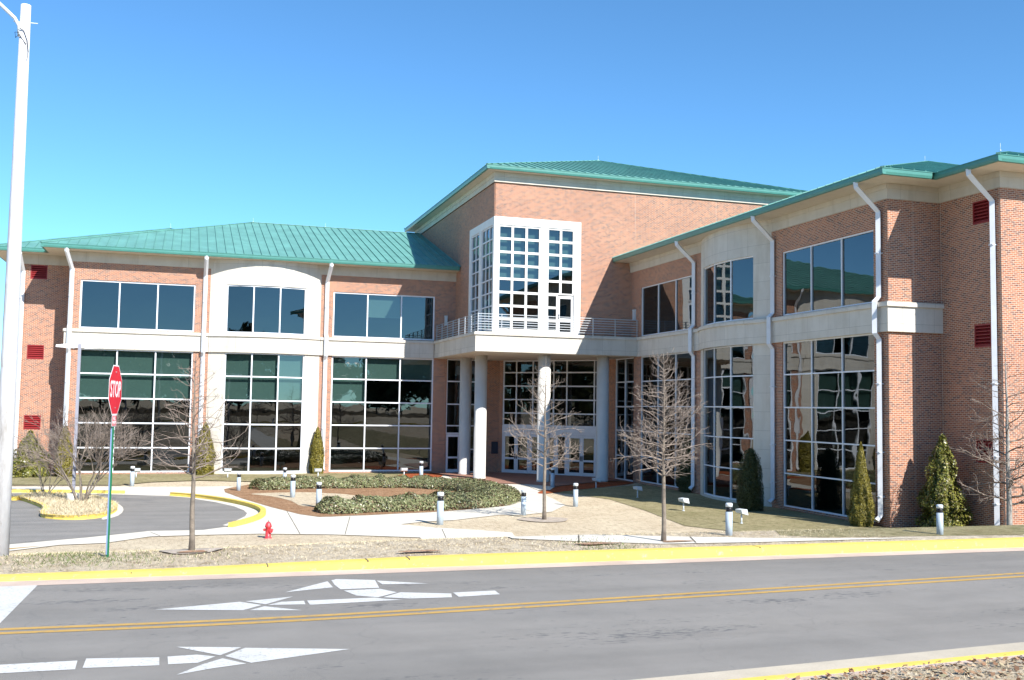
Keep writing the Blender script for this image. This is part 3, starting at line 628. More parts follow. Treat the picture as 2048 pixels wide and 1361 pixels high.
door(mTf, 22.30, 23.34, 9.2, 11.72, [(9.2, 9.45), (10.1, 10.3), (11.55, 11.72)], 1)
# ---------------- balcony slab, columns, railing
mb = MB(); XB, YB = 16.55, 58.86
mb.box(XB, XR-0.14, YB, YL+0.05, 7.98, BT-0.17); mb.box(XR-0.14, 33, YB+0.01, 64.5, 7.981, BT-0.173)
mb.box(XB-0.09, XR-0.232, YB-0.09, YL+0.03, BT-0.17, BT-0.03); mb.box(XB-0.06, XR-0.202, YB-0.06, YL+0.02, BT-0.03, BT+0.02); mb.box(XR-0.23, XR+0.05, YB-0.088, YT, BT-0.172, BT+0.018)
mb.box(XR-0.14, XR+0.05, YB-0.002, YB+0.01, 7.98, BT-0.17)
part(mb, 'balcony_slab', STONE)
mb = MB(); mb.box(XB+0.3, XR+0.2, YB+0.3, YL-0.05, 7.955, 7.979); part(mb, 'soffit', SOFFIT)
for cx, cy in ((18.32, 67.4), (18.22, 63.3), (21.45, 60.2), (25.45, 60.3)):
    mb = MB(); mb.lathe([(0.415, 0.02), (0.415, 0.16), (0.40, 0.17), (0.40, 7.96)], 32, (cx, cy, 0)); part(mb, 'column', plain('column_paint', (0.60, 0.58, 0.54), 0.7, 0.08, 0.7) if cx == 18.32 else bpy.data.materials['column_paint'])
mb = MB(); posts = [16.72+1.495*i for i in range(8)]; zs = [9.33+0.155*i for i in range(7)]
for x in posts: mb.box(x-0.02, x+0.02, YB+0.05, YB+0.11, BT+0.02, 10.30)
for z in zs: mb.box(16.70, XR-0.02, YB+0.065, YB+0.095, z-0.02, z+0.02)
ys = [YB+0.08+1.5*i for i in range(1, 8)]
for y in ys: mb.box(16.69, 16.75, y-0.02, y+0.02, BT+0.02, 10.30)
for z in zs: mb.box(16.705, 16.735, YB+0.096, YL, z-0.02, z+0.02)
part(mb, 'balcony_railing', RAIL)
# ---------------- entrance walls under the balcony
mb = MB()
wall(mb, mL, 17.5, 21.4, -0.2, 8.0, [(17.52, 20.45, 0.03, 7.99)], 0.2)
wall(mb, mR, 59.6, 63.6, -0.2, 8.0, [(59.62, 62.6, 0.03, 7.99)], 0.2)
wall(mb, mD, 0.0, 8.35, -0.2, 8.0, [(0.25, 7.5, 0.03, 7.99)], 0.2)
part(mb, 'brick_wall', BRICK)
zr = [0.03, 1.6, 3.25, 4.8, 6.4, 7.98]
window(mL, 18.6, 20.45, 0.03, 7.98, [18.6, 19.25, 20.45], [0.03, 1.65, 3.3, 4.8, 6.4, 7.98])
window(mL, 17.5, 18.6, 2.72, 7.98, 1, [2.72, 3.3, 4.8, 6.4, 7.98])
door(mL, 17.56, 18.55, 0.05, 2.7, [(0.05, 0.27), (1.02, 1.14), (2.52, 2.7)])
window(mR, 59.6, 62.6, 0.03, 7.98, 2, zr, glass=GLASSR)
window(mD, 0.25, 7.5, 3.35, 7.98, [0.25, 1.3, 2.6, 4.2, 5.2, 7.25, 7.5], [3.35, 4.25, 5.2, 6.15, 7.1, 7.98], glass=GLASSD)
mb = MB(); mb.mbox(mD, 0.25, 7.5, 2.78, 3.349, 0.02, 0.16); mb.mbox(mD, 0.25, 7.5, 3.0, 3.05, -0.01, 0.02)
for a in (0.25, 2.38, 4.42, 5.22, 7.42): mb.mbox(mD, a, a+0.08, 0.03, 2.78, 0.02, 0.15)
part(mb, 'door_frame', WHITE)
for a0, a1, h in ((0.34, 1.35, 0), (1.36, 2.37, 1), (2.47, 3.44, 0), (3.45, 4.41, 1), (5.31, 6.36, 0), (6.37, 7.41, 1)):
    door(mD, a0, a1, 0.05, 2.77, [(0.05, 0.27), (1.0, 1.13), (2.6, 2.77)], h)
window(mD, 4.51, 5.21, 0.05, 2.77, 1, [0.05, 1.06, 2.77], glass=GLASSD, d=0.03, depth=0.08)
mb = MB(); mb.mbox(mL, 20.85, 21.33, 1.35, 2.2, -0.05, 0.0); o = part(mb, 'plaque', plain('bronze_plaque', (0.02, 0.025, 0.045), 0.35, 0.2, 30))
for m, a in ((mL, 17.35), (mR, 59.45)):
    mb = MB(); mb.mbox(m, a-0.09, a+0.09, 10.35, 10.95, -0.16, 0.0); mb.mbox(m, a-0.11, a+0.11, 10.93, 10.99, -0.18, 0.0); mb.mbox(m, a-0.11, a+0.11, 10.31, 10.36, -0.18, 0.0); part(mb, 'wall_light', FLOOD)

JM = plain('pale_sealant', (0.52, 0.42, 0.35), 0.9)
for m, a, z0, z1 in ((mTf, 27.6, 9.2, 18.65), (mTf, 33.5, 12, 18.65), (lambda a, z, d: (a, YP+d, z), 28.55, 9.2, HT), (lambda a, z, d: (a, YP+d, z), 28.55, 0, BB), (lambda a, z, d: (XR2+d, a, z), 34.78, 0, HT), (lambda a, z, d: (XR2+d, a, z), 31.53, 0, HT)):
    mb = MB(); mb.mbox(m, a-0.008, a+0.008, z0, z1, -0.003, 0.001); part(mb, 'control_joint', JM)
def hip_roof(x0, x1, y0, y1, z, ribs=('F', 'L'), sp=0.56, k=1/3., rods=(), cut=None):
    w, d = x1-x0, y1-y0; t = min(w, d)/2; zr = z+t*k
    if d <= w: r0, r1 = (x0+t, (y0+y1)/2, zr), (x1-t, (y0+y1)/2, zr)
    else: r0, r1 = ((x0+x1)/2, y0+t, zr), ((x0+x1)/2, y1-t, zr)
    A, B, C_, D_ = (x0, y0, z), (x1, y0, z), (x1, y1, z), (x0, y1, z)
    mb = MB()
    if d <= w: mb.face([A, B, r1, r0]); mb.face([B, C_, r1]); mb.face([C_, D_, r0, r1]); mb.face([D_, A, r0])
    else: mb.face([A, B, r0]); mb.face([B, C_, r1, r0]); mb.face([C_, D_, r1]); mb.face([D_, A, r0, r1])
    def rib(p, q, w_=0.035, h=0.065):
        p, q = Vector(p), Vector(q); dd = (q-p).normalized(); s = dd.cross(Vector((0, 0, 1))).normalized()*w_/2; up = s.cross(dd).normalized()*h
        if up.z < 0: up = -up
        mb.hexa([p-s, p+s, q+s, q-s, p-s+up, p+s+up, q+s+up, q-s+up])
    if 'F' in ribs:
        x = x0+sp*0.7
        while x < x1:
            run = min(x-x0, x1-x, t); 
            if run > 0.2: rib((x, y0, z), (x, y0+run, z+run*k))
            x += sp
    if 'L' in ribs:
        y = y0+sp*0.7
        while y < y1:
            run = min(y-y0, y1-y, t)
            if run > 0.2: rib((x0, y, z), (x0+run, y, z+run*k))
            y += sp
    for p, q in ((A, r0), (B, r0 if d > w else r1), (r0, r1), (D_, r1 if d > w else r0)):
        if (Vector(p)-Vector(q)).length > 0.1: rib(p, q, 0.16, 0.06)
    o = part(mb, 'roof', TEAL)
    for p in rods:
        rb = MB(); rb.tube([(p[0], p[1], p[2]), (p[0], p[1], p[2]+0.36)], 0.006, 6); rb.lathe([(0.03, 0), (0.03, 0.04), (0.008, 0.05)], 8, (p[0], p[1], p[2]+0.04)); rb.build('lightning_rod', WHITE, o)
    return o
hip_roof(-8.7, 44.0, 68.2, 94.75, HE, ('F', 'L'), rods=[(4.7, 81.5, 18.77), (10.3, 81.5, 18.77)])
hip_roof(-12.0, 9.1, 70.8, 91.9, HE-0.004, ('F', 'L'), rods=[(-1.4, 81.35, 17.88)])
hip_roof(26.0, 52.6, 33.47, 100.0, HE, ('F', 'L'), rods=[(39.3, 46.9, 18.77)])
hip_roof(28.56, 49.6, 30.15, 51.2, HE-0.004, ('F',), rods=[(31.0, 32.6, 15.2)])
hip_roof(17.25, 42.2, 59.4, 84.1, 19.54, ('F', 'L'), rods=[(29.75, 71.8, 23.72)])
def gutter(x0, y0, x1, y1, z1, h=0.25):
    """outer face runs from (x0,y0) to (x1,y1); body lies to the left of that direction"""
    p, q = Vector((x0, y0, 0)), Vector((x1, y1, 0)); d = (q-p).normalized(); n = Vector((-d.y, d.x, 0)); mb = MB()
    prof = [(0.03, z1-h), (0.0, z1-h+0.10), (0.0, z1-0.02), (-0.02, z1-0.02), (-0.02, z1+0.012), (0.03, z1+0.012), (0.17, z1+0.01), (0.17, z1-h)]
    L = []
    for c in (p, q): L.append([(c.x+n.x*a, c.y+n.y*a, z) for a, z in prof])
    m = len(prof)
    for i in range(m): mb.face([L[0][i], L[0][(i+1) % m], L[1][(i+1) % m], L[1][i]])
    mb.face(L[0]); mb.face(L[1]); part(mb, 'gutter', TEALG)
gutter(-8.697, 68.197, XT-0.1, 68.2, HE); gutter(-8.7, 70.6, -8.7, 68.2, HE-0.002); gutter(-11.997, 70.797, -8.7, 70.8, HE-0.004); gutter(-12, 90, -12, 70.8, HE-0.006)
gutter(26.0, 60.15, 26.0, 33.47, HE); gutter(26.003, 33.467, 28.4, 33.47, HE-0.002); gutter(28.56, 33.6, 28.56, 30.15, HE-0.004); gutter(28.563, 30.147, 49.6, 30.15, HE-0.006)
gutter(17.253, 59.397, 42.2, 59.4, 19.54); gutter(17.25, 84.1, 17.25, 59.4, 19.538)
mb = MB()
mb.box(-8.55, XT, 68.35, 78, HG-0.008, HG); mb.box(-11.85, -7.0, 70.95, 90, HG-0.011, HG-0.003); mb.box(26.15, 36, 33.62, 60.19, HG-0.008, HG); mb.box(28.71, 49, 30.3, 40, HG-0.011, HG-0.003)
mb.box(17.4, 42, 59.55, 83.9, 19.292, 19.30)
part(mb, 'soffit', SOFFIT)
# downspouts: m map, position a, outlet height, wall run with a jog round the limestone band
def downspout(m, a, over, bay=0, zb=0.25, jog=True, lean=0.0):
    w = 0.135; mb = MB()
    def seg(p, q, w=w):   # p, q = (a, z, d) joined by a square tube
        P = [Vector(m(*p)), Vector(m(*q))]; mb.tube(P, w*1.05, 4, sm=False)
    pts = [(a-lean, HG+0.02, -over+0.10), (a-lean, HG-0.16, -over+0.10), (a, 12.95, -0.12), (a, BT+0.25, -0.12)]
    pts += [(a, BT+0.05, -0.33), (a, BB-0.05, -0.33), (a, BB-0.3, -0.12)] if jog else []
    pts += [(a, zb+0.2, -0.12), (a, zb, -0.32)]
    P = [Vector(m(*p)) for p in pts]
    mb.tube(P, w, 4, sm=False)
    for z in (11.2, 5.8, 3.0, 1.2): mb.mbox(m, a-0.11, a+0.11, z, z+0.04, -0.235, -0.0)
    return part(mb, 'downspout', PIPE)
downspout(mL, -6.98, 1.3, zb=0.15, lean=0.25); downspout(mL, 1.1, 1.3); downspout(mL, 9.02, 1.3, lean=-0.1)
downspout(lambda a, z, d: (a, 72.1+d, z), -10.15, 1.3, jog=False, lean=0.1)
downspout(mR, YC+HC+0.62, 1.3); downspout(mR, YC-HC-0.28, 1.3); downspout(mR, 35.28, 1.3); downspout(lambda a, z, d: (XR2+d, a, z), 31.78, 1.33, jog=False, zb=0.2)

# ---------------------------------------------------------------- bare trees
def leafless(name, label, u, v, H, crown0, prof, seed, nprim=46, r0=0.05, up=0.6, cat='tree', twig=None, lat=0.0, loc=None, group='leafless young trees', dens=1.0, bark=None):
    r = random.Random(seed); root = empty(name, loc if loc is not None else at(u, v)); tag(root, label, cat, group)
    tb = MB(); N = 14; pts = []; x = y = 0
    for i in range(N+1):
        t = i/N; x += r.uniform(-1, 1)*0.012*H/3.5; y += r.uniform(-1, 1)*0.012*H/3.5
        pts.append(Vector((x+lat*t, y, t*H-(0.05 if i == 0 else 0))))
    rad = [max(0.006, r0*(1-(i/N))**0.8*(1.0)) for i in range(N+1)]; rad[0] = r0*1.25
    tb.tube(pts, rad, 8); tb.build('trunk', bark or BARK, root, uv=False)
    cb = MB()
    def pos(t):
        f = t*N; i = min(int(f), N-1); return pts[i].lerp(pts[i+1], f-i)
    def branch(p, d, L, rd, lvl):
        n = 6 if lvl == 0 else (4 if lvl == 1 else 2); P = [p]; q = p.copy(); dd = d.normalized()
        for i in range(n):
            dd = (dd+Vector((r.gauss(0, 1), r.gauss(0, 1), r.gauss(0, 1)))*(0.19 if lvl < 2 else 0.26)+Vector((0, 0, 0.05 if lvl else 0.02))).normalized()
            q = q+dd*(L/n); P.append(q.copy())
        cb.tube(P, [rd*(1-0.75*i/n) for i in range(n+1)], 4 if lvl == 0 else 3, cap=False)
        if lvl >= 2: return
        m = max(2, int((L/(0.13 if lvl == 0 else 0.085))*dens)); 
        for k in range(m):
            t = 0.12+0.88*(k+r.random())/m; f = min(t, 0.999)*n; i = int(f); b = P[i].lerp(P[i+1], f-i)
            ax = (P[i+1]-P[i]).normalized(); s = ax.cross(Vector((r.gauss(0, 1), r.gauss(0, 1), r.gauss(0, 1)))).normalized()
            d2 = (ax*r.uniform(0.5, 1.1)+s*r.uniform(0.6, 1.0)+Vector((0, 0, 0.12))).normalized()
            branch(b, d2, L*(0.42 if lvl == 0 else 0.5)*(1.15-0.75*t)*r.uniform(0.6, 1.2)+0.03, max(rd*0.5, 0.0033), lvl+1)
    for k in range(nprim):
        t = crown0+(0.97-crown0)*(k+0.5*r.random())/nprim; rel = (t-crown0)/(1-crown0)
        L = prof(rel)*r.uniform(0.65, 1.12); an = k*2.4+r.uniform(-0.4, 0.4)
        upw = up*(0.5+0.9*rel)+r.uniform(-0.15, 0.15)
        branch(pos(t), Vector((math.cos(an), math.sin(an), upw)), L, max(0.006, rad[int(t*N)]*0.42), 0)
    cb.build('crown', twig or TWIG, root, uv=False, recalc=False); return root
b4 = at(1327, 1086)
PX = lambda p: FPX/((p-Vector((0, 0, EYE))).dot(_F))
k = PX(b4); leafless('bare_tree', 'pinkish grey leafless tree with dense oval crown at the yellow kerb', 0, 0, 378/k, 0.34, lambda t: (104/k)*(1-t)**0.7*(0.6+0.4*min(1, t*6))+18/k, 11, 84, 0.047, 0.42, loc=b4, dens=1.15)
b1 = at(383, 1104); k = PX(b1)
leafless('bare_tree', 'slender leafless tree in a mulch circle on the verge between hydrant and stop sign', 0, 0, 395/k, 0.37, lambda t: (125/k)*(1-t)**0.9+14/k, 12, 50, 0.047, 0.42, loc=b1, dens=0.8, twig=TWIG)
b3 = at(1089, 1041); k = PX(b3)
leafless('bare_tree', 'thin leafless tree with narrow drooping crown in front of the entrance columns', 0, 0, 328/k, 0.30, lambda t: (95/k)*(1-t)**0.9+16/k, 13, 40, 0.085, 0.35, loc=b3, dens=0.7, twig=TWIG)
b5 = Vector((29.0, 29.9, T(29.0, 29.9))); r_ = ray(2021, 1068); r_ = r_*(29.9/r_.y); b5 = Vector((r_.x, 29.9, T(r_.x, 29.9)-0.1)); k = PX(b5)
leafless('bare_tree', 'leafless tree at the right edge with long horizontal twigs before the brick corner', 0, 0, 380/k, 0.16, lambda t: (125/k)*(1-t)**0.7+10/k, 14, 44, 0.11, 0.3, loc=b5, dens=0.65, twig=TWIGD, bark=plain('light_bark', (0.30, 0.28, 0.25), 0.9, 0.3, 9, bmp=0.5))
def vase(name, label, loc, stems, H, spread, seed, r0=0.035, twig=None, dens=1.0):
    r = random.Random(seed); root = empty(name, loc); tag(root, label, 'shrub tree', 'multi stemmed shrubs on the island')
    tb = MB(); cb = MB()
    def grow(p, d, L, rd, lvl):
        n = 5 if lvl == 0 else 4; P = [p]; q = p.copy(); dd = d.normalized()
        for i in range(n):
            dd = (dd+Vector((r.gauss(0, 1), r.gauss(0, 1), r.gauss(0, 1)*0.6))*0.10).normalized(); q = q+dd*(L/n); P.append(q.copy())
        (tb if lvl < 2 else cb).tube(P, [rd*(1-0.45*i/n) for i in range(n+1)], 6 if lvl == 0 else (4 if lvl == 1 else 3), cap=False)
        if lvl >= 5: return
        kids = r.choice((3, 3, 4)) if lvl < 4 else 3
        kids = max(2, int(kids*dens+r.random()*0.5))
        for k in range(kids):
            f = r.uniform(0.55, 1.0)*n if k else n-0.001; i = min(int(f), n-1); b = P[i].lerp(P[i+1], f-i)
            ax = (P[i+1]-P[i]).normalized(); s = ax.cross(Vector((r.gauss(0, 1), r.gauss(0, 1), r.gauss(0, 1)))).normalized()
            grow(b, (ax+s*r.uniform(0.25, 0.62)).normalized(), L*r.uniform(0.55, 0.8), max(0.006, rd*0.6), lvl+1)
    for k in range(stems):
        an = 2*math.pi*k/stems+r.uniform(-0.3, 0.3); s = r.uniform(0.5, 1)*spread
        grow(Vector((math.cos(an)*0.14, math.sin(an)*0.14, 0)), Vector((math.cos(an)*s, math.sin(an)*s, 1)), H*0.36, r0, 0)
    tb.build('stem', BARK, root, uv=False); cb.build('crown', twig or TWIG, root, uv=False, recalc=False); return root
pI = at(163, 1005, 0.1)
vase('bare_shrub', 'large leafless vase shaped shrub with many pale stems on the yellow kerbed island', pI, 7, 4.6, 0.62, 21, 0.05)
vase('bare_shrub', 'low sparse leafless shrub at the left end of the island', at(92, 988, 0.1), 6, 2.4, 0.5, 22, 0.03, dens=0.8)
for (u, v, a, b, sd) in ((1190, 1092, 0.42, 0.12, 1), (1352, 1087, 0.30, 0.09, 2), (838, 1108, 0.35, 0.10, 3), (388, 1109, 0.22, 0.10, 4)):
    c = at(u, v); c.y = max(c.y, YK+0.36+b)
    sheet('bare_soil', [(c.x+a*math.cos(t)*(1+0.25*math.sin(3*t+sd)), c.y+b*math.sin(t)*(1+0.2*math.cos(4*t+sd))) for t in [2*math.pi*i/20 for i in range(20)]], SOIL, 0.040+0.001*sd)
# mulch circles round the young trees
for b, rr in ((b1, 0.5), (b3, 1.05)):
    pts = [(b.x+rr*math.cos(t)*(1+0.12*math.sin(3*t)), b.y+rr*0.9*math.sin(t)) for t in [2*math.pi*i/22 for i in range(22)]]
    sheet('mulch_circle', pts, plain('grey_mulch', (0.42, 0.35, 0.28), 1, 0.4, 6, bmp=0.8) if rr < 0.8 else bpy.data.materials['grey_mulch'], 0.032)

# ---------------------------------------------------------------- evergreens
def leaves(mb, p, nrm, s, r, long=1.6):
    a = nrm.cross(Vector((r.gauss(0, 1), r.gauss(0, 1), r.gauss(0, 1)))).normalized(); b = nrm.cross(a)
    a *= s*long/2; b *= s/2
    mb.face([p-a, p+b*0.9, p+a, p-b*0.9])
def evergreen(name, label, p, H, Rm, seed, m, prof, n=5200, s=0.07, up=0.8, lumps=0.18, group='conical evergreens beside the building walls'):
    r = random.Random(seed); root = empty(name, p); tag(root, label, 'evergreen', group)
    tb = MB(); tb.tube([(0, 0, -0.1), (0, 0, H*0.8)], [0.06, 0.02], 7); tb.build('trunk', BARK, root, uv=False)
    cb = MB(); ph = [r.uniform(0, 6.28) for _ in range(6)]
    n = int(n*1.9); s = s*0.68
    for i in range(n):
        h = 1-math.sqrt(r.random())*0.995 if r.random() < 0.75 else r.random(); th = r.uniform(0, 2*math.pi)
        lump = 1+lumps*(noise.noise(Vector((math.cos(th)*2.2, math.sin(th)*2.2, h*H*1.6+ph[0])))*1.6)
        rad = Rm*prof(h)*lump; q = rad*(1-0.35*r.random()**2)
        pt = Vector((math.cos(th)*q, math.sin(th)*q, h*H+r.uniform(-0.03, 0.03)))
        nr = (Vector((math.cos(th), math.sin(th), up))+Vector((r.gauss(0, 1), r.gauss(0, 1), r.gauss(0, 1)))*0.55).normalized()
        leaves(cb, pt, nr, s*r.uniform(0.7, 1.3), r)
    # inner dark mass of twigs and older leaves
    for i in range(n//3):
        h = r.random(); th = r.uniform(0, 6.283); q = Rm*prof(h)*0.62*r.random()**0.4
        leaves(cb, Vector((math.cos(th)*q, math.sin(th)*q, h*H*0.97)), Vector((r.gauss(0, 1), r.gauss(0, 1), r.gauss(0, 1))).normalized(), s*2.6, r)
    cb.build('crown', m, root, uv=False, recalc=False); return root
cone = lambda h: min(1, (h*2.2+0.72))*(1-h)**0.78*1.15 if h < 1 else 0
egg = lambda h: min(1, 0.82+h*1.2)*(1-max(0, h-0.15)**1.9/0.74)**0.75 if h < 1 else 0
dome = lambda h: min(1, 0.86+h*0.9)*(max(0, 1-h**3.2))**0.5
def onb(u, v, w): p = at(u, v); return p
def px_h(p, n): return n/PX(p)
for nm, u, v, top, wid, m, pf, lb, sd, n, s in (
    ('columnar_evergreen', 127, 955, 852, 36, LEAFA, egg, 'yellow green conical evergreen beside the leftmost downspout', 31, 5200, 0.09),
    ('columnar_evergreen', 408, 951, 846, 40, LEAFA, egg, 'yellow green conical evergreen behind the slender bare tree', 32, 5200, 0.09),
    ('columnar_evergreen', 633, 949, 855, 29, LEAFA, egg, 'yellow green conical evergreen against white bay pier, left of the right hand big window', 33, 5000, 0.085),
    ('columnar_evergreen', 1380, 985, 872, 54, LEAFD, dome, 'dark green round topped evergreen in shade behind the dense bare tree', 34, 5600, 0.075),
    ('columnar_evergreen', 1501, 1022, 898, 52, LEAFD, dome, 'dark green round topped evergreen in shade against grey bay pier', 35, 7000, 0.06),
    ('columnar_evergreen', 1723, 1053, 886, 50, LEAFA, cone, 'golden pointed conical evergreen before the right hand windows', 36, 9000, 0.055)):
    p = at(u, v); k = PX(p); evergreen(nm, lb, p, (v-top)/k, wid/2/k, sd, m, pf, n, s)
r_ = ray(1887, 1056); r_ = r_*(33.55/r_.y); p = Vector((r_.x, 33.55, T(r_.x, 33.55))); k = PX(p); evergreen('holly_tree', 'large glossy green holly tree beside brick pier and right bollard', p, 192/k, 42/k, 41, LEAFH, cone, 7000, 0.105, 0.6, 0.6, 'broadleaf hollies')
p = at(57, 955); k = PX(p); evergreen('holly_tree', 'wide dark green holly bush at the foot of the far left louvered wall', p, 92/k, 36/k, 42, LEAFH, cone, 5000, 0.13, 0.6, 0.6, 'broadleaf hollies')
p = at(84, 955); evergreen('holly_tree', 'small round holly bush tucked right of the wide left holly', p, 30/k, 11/k, 43, LEAFH, dome, 1500, 0.12, 0.6, 0.3, 'broadleaf hollies')

# hedge following the ring bed
def hedge(path, w, h, n, seed):
    r = random.Random(seed); P = smooth_loop([at(u, v) for u, v in path], False, 8); Ls = [0]
    for i in range(len(P)-1): Ls.append(Ls[-1]+(P[i+1]-P[i]).length)
    mb = MB()
    for i in range(n):
        d = r.random()*Ls[-1]; j = next(k for k in range(len(Ls)-1) if Ls[k+1] >= d); t = (d-Ls[j])/(Ls[j+1]-Ls[j]); c = P[j].lerp(P[j+1], t)
        tg = (P[j+1]-P[j]).normalized(); nn = Vector((-tg.y, tg.x)); an = r.uniform(0, math.pi)
        clump = 0.74+0.25*noise.noise(Vector((c.x*0.9, c.y*0.9, 3.1)))+0.3*noise.noise(Vector((c.x*3, c.y*3, 1)))
        hw = w*(0.85+0.3*noise.noise(Vector((c.x*0.7, c.y*0.7, 9)))); q = 1-0.3*r.random()**2
        endf = min(1, (min(d, Ls[-1]-d))/0.6+0.15)
        off = math.cos(an)*hw*q*endf**0.5; z = (math.sin(an)**0.7)*h*max(0.45, clump+0.25)*q*endf**0.6
        x, y = c.x+nn.x*off, c.y+nn.y*off
        nr = Vector((nn.x*math.cos(an), nn.y*math.cos(an), math.sin(an)+0.3))+Vector((r.gauss(0, 1), r.gauss(0, 1), r.gauss(0, 1)))*0.55
        leaves(mb, Vector((x, y, T(x, y)+0.05+z)), nr.normalized(), 0.062*r.uniform(0.7, 1.3), r, 1.9)
    return mb
mb = hedge([(510, 981), (560, 978), (640, 976), (720, 975), (800, 975), (870, 977), (930, 982), (975, 990), (998, 1000), (985, 1008), (930, 1014), (850, 1019), (760, 1022), (690, 1025), (635, 1027)], 1.35, 0.60, 46000, 51)
tag(mb.build('low_hedge', LEAFS, uv=False, recalc=False), 'low clipped green hedge curving in a ring round the brown mulch bed', 'hedge')

# ---------------------------------------------------------------- bollards and floodlights
bp = empty('bollard_light', (0, 0, 0))
mb = MB(); mb.lathe([(0.115, -0.1), (0.115, 0.80)], 20); mb.build('post', BOLL, bp, uv=False)
mb = MB(); mb.lathe([(0.098, 0.80), (0.098, 0.96)], 20)
for i in range(4): mb.lathe([(0.100, 0.815+i*0.038), (0.114, 0.822+i*0.038), (0.100, 0.832+i*0.038)], 20)
mb.build('louver_head', BLACK, bp, uv=False)
mb = MB(); mb.lathe([(0.116, 0.958), (0.116, 1.06), (0.095, 1.085), (0.02, 1.09)], 20); mb.build('cap', FLOOD, bp, uv=False)
BL = [(264, 973, 40, 'bollard light furthest left, on the lawn below the first big window'), (477, 983, 38, 'bollard light at the left tip of the ring bed'), (569, 972, 36, 'bollard light behind the hedge below the bay window'),
      (585, 997, 47, 'bollard light on the tan wedge of lawn within the ring'), (637, 1017, 52, 'bollard light rising behind the left end of the front hedge'), (842, 960, 37, 'bollard light in the red mulch left of the entrance'),
      (880, 1050, 65, 'tallest looking bollard light, on the lawn point in front of the ring hedge'), (1047, 1031, 51, 'bollard light at the path edge left of the thin bare tree'), (1105, 976, 40, 'bollard light in shade behind the thin bare tree'),
      (1151, 1014, 47, 'bollard light on tan lawn right of the thin bare tree'), (1458, 1073, 66, 'bollard light near the kerb right of the dense bare tree'), (1880, 1071, 61, 'bollard light in front of the large holly tree')]
for i, (u, v, h, lb) in enumerate(BL):
    o = bp if i == 0 else copy_tree(bp); p = at(u, v); s = h/PX(p)/1.09; o.location = p; o.scale = (s, s, s)
    tag(o, lb, 'bollard light', 'grey bollard lights with black louver bands')
fp = empty('floodlight', (0, 0, 0))
mb = MB(); mb.lathe([(0.035, -0.05), (0.035, 0.40)], 10); mb.lathe([(0.07, 0), (0.07, 0.03)], 12); mb.build('post', FLOOD, fp, uv=False)
mb = MB(); mb.hexa([(-0.24, -0.16, 0.36), (0.24, -0.16, 0.36), (0.20, 0.13, 0.44), (-0.20, 0.13, 0.44), (-0.24, -0.10, 0.60), (0.24, -0.10, 0.60), (0.20, 0.17, 0.58), (-0.20, 0.17, 0.58)]); mb.build('lamp_head', FLOOD, fp, uv=False)
FLD = [(455, 957, 0, 'pale floodlight on the grass left of the big bay window'), (636, 957, 0, 'pale floodlight in front of the evergreen by the bay pier'), (808, 955, 0, 'pale floodlight beside the red mulch left of the entrance'), (272, 957, 0, 'pale floodlight just behind the leftmost bollard light'),
       (1192, 977, -1.4, 'floodlight in shade at the foot of the rightmost column'), (1275, 996, -1.4, 'floodlight in shade left of the dense bare tree trunk'), (1367, 1023, -1.4, 'floodlight in shade right of the dense bare tree trunk'), (1483, 1048, -1.4, 'sunlit floodlight right of the kerbside bollard light')]
for i, (u, v, rz, lb) in enumerate(FLD):
    o = fp if i == 0 else copy_tree(fp); p = at(u, v); o.location = p; o.rotation_euler = (0, 0, rz+math.pi); tag(o, lb, 'floodlight', 'ground floodlights aimed at the facade')

# ---------------------------------------------------------------- hydrant
RED = plain('hydrant_red', (0.62, 0.05, 0.06), 0.4, 0.12, 8)
p = at(536, 1077); s = 37/PX(p)/0.76
hy = empty('fire_hydrant', p); hy.scale = (s, s, s); tag(hy, 'red fire hydrant standing on dry grass in front of the pale pavement', 'hydrant')
mb = MB(); mb.lathe([(0.15, -0.05), (0.15, 0.03), (0.115, 0.04), (0.11, 0.44), (0.135, 0.45), (0.135, 0.48)], 20); mb.build('barrel', RED, hy, uv=False)
mb = MB(); mb.lathe([(0.145, 0.48), (0.145, 0.505), (0.125, 0.52), (0.115, 0.58), (0.08, 0.64), (0.045, 0.665), (0.03, 0.67)], 20); mb.build('bonnet', RED, hy, uv=False)
mb = MB(); mb.lathe([(0.025, 0.66), (0.025, 0.74)], 6); mb.build('operating_nut', plain('dull_metal', (0.3, 0.3, 0.28), 0.5, 0.1, metal=0.6), hy, uv=False)
def nozzle(a, z, r1, L):
    mb = MB(); d = Vector((math.cos(a), math.sin(a), 0)); c = Vector((0, 0, z))
    mb.tube([c+d*0.06, c+d*(0.06+L*0.6), c+d*(0.061+L*0.6), c+d*(0.06+L)], [r1*0.8, r1*0.8, r1, r1], 14, sm=False); mb.tube([c+d*(0.06+L), c+d*(0.1+L)], r1*0.3, 5, sm=False); mb.build('hose_cap', RED, hy, uv=False)
nozzle(math.pi-0.3, 0.34, 0.055, 0.13); nozzle(-0.3, 0.34, 0.055, 0.12); nozzle(-0.95, 0.31, 0.085, 0.13)

# ---------------------------------------------------------------- stop sign
GRN = plain('green_post', (0.01, 0.16, 0.07), 0.45, 0.15, 4)
SR = plain('sign_red', (0.66, 0.012, 0.03), 0.45, 0.05); SW = plain('sign_white', (0.80, 0.80, 0.80), 0.5, 0.04); SB = plain('sign_back', (0.45, 0.46, 0.48), 0.4, 0.1, metal=0.5); BLU = plain('blue_tape', (0.20, 0.28, 0.45), 0.5, 0.05)
p = at(215, 1117); kk = PX(p)
ss = empty('stop_sign', p, math.atan2(0.983, 0.182)); tag(ss, 'red octagonal stop sign turned edgewise on a green post by the kerb', 'stop sign')
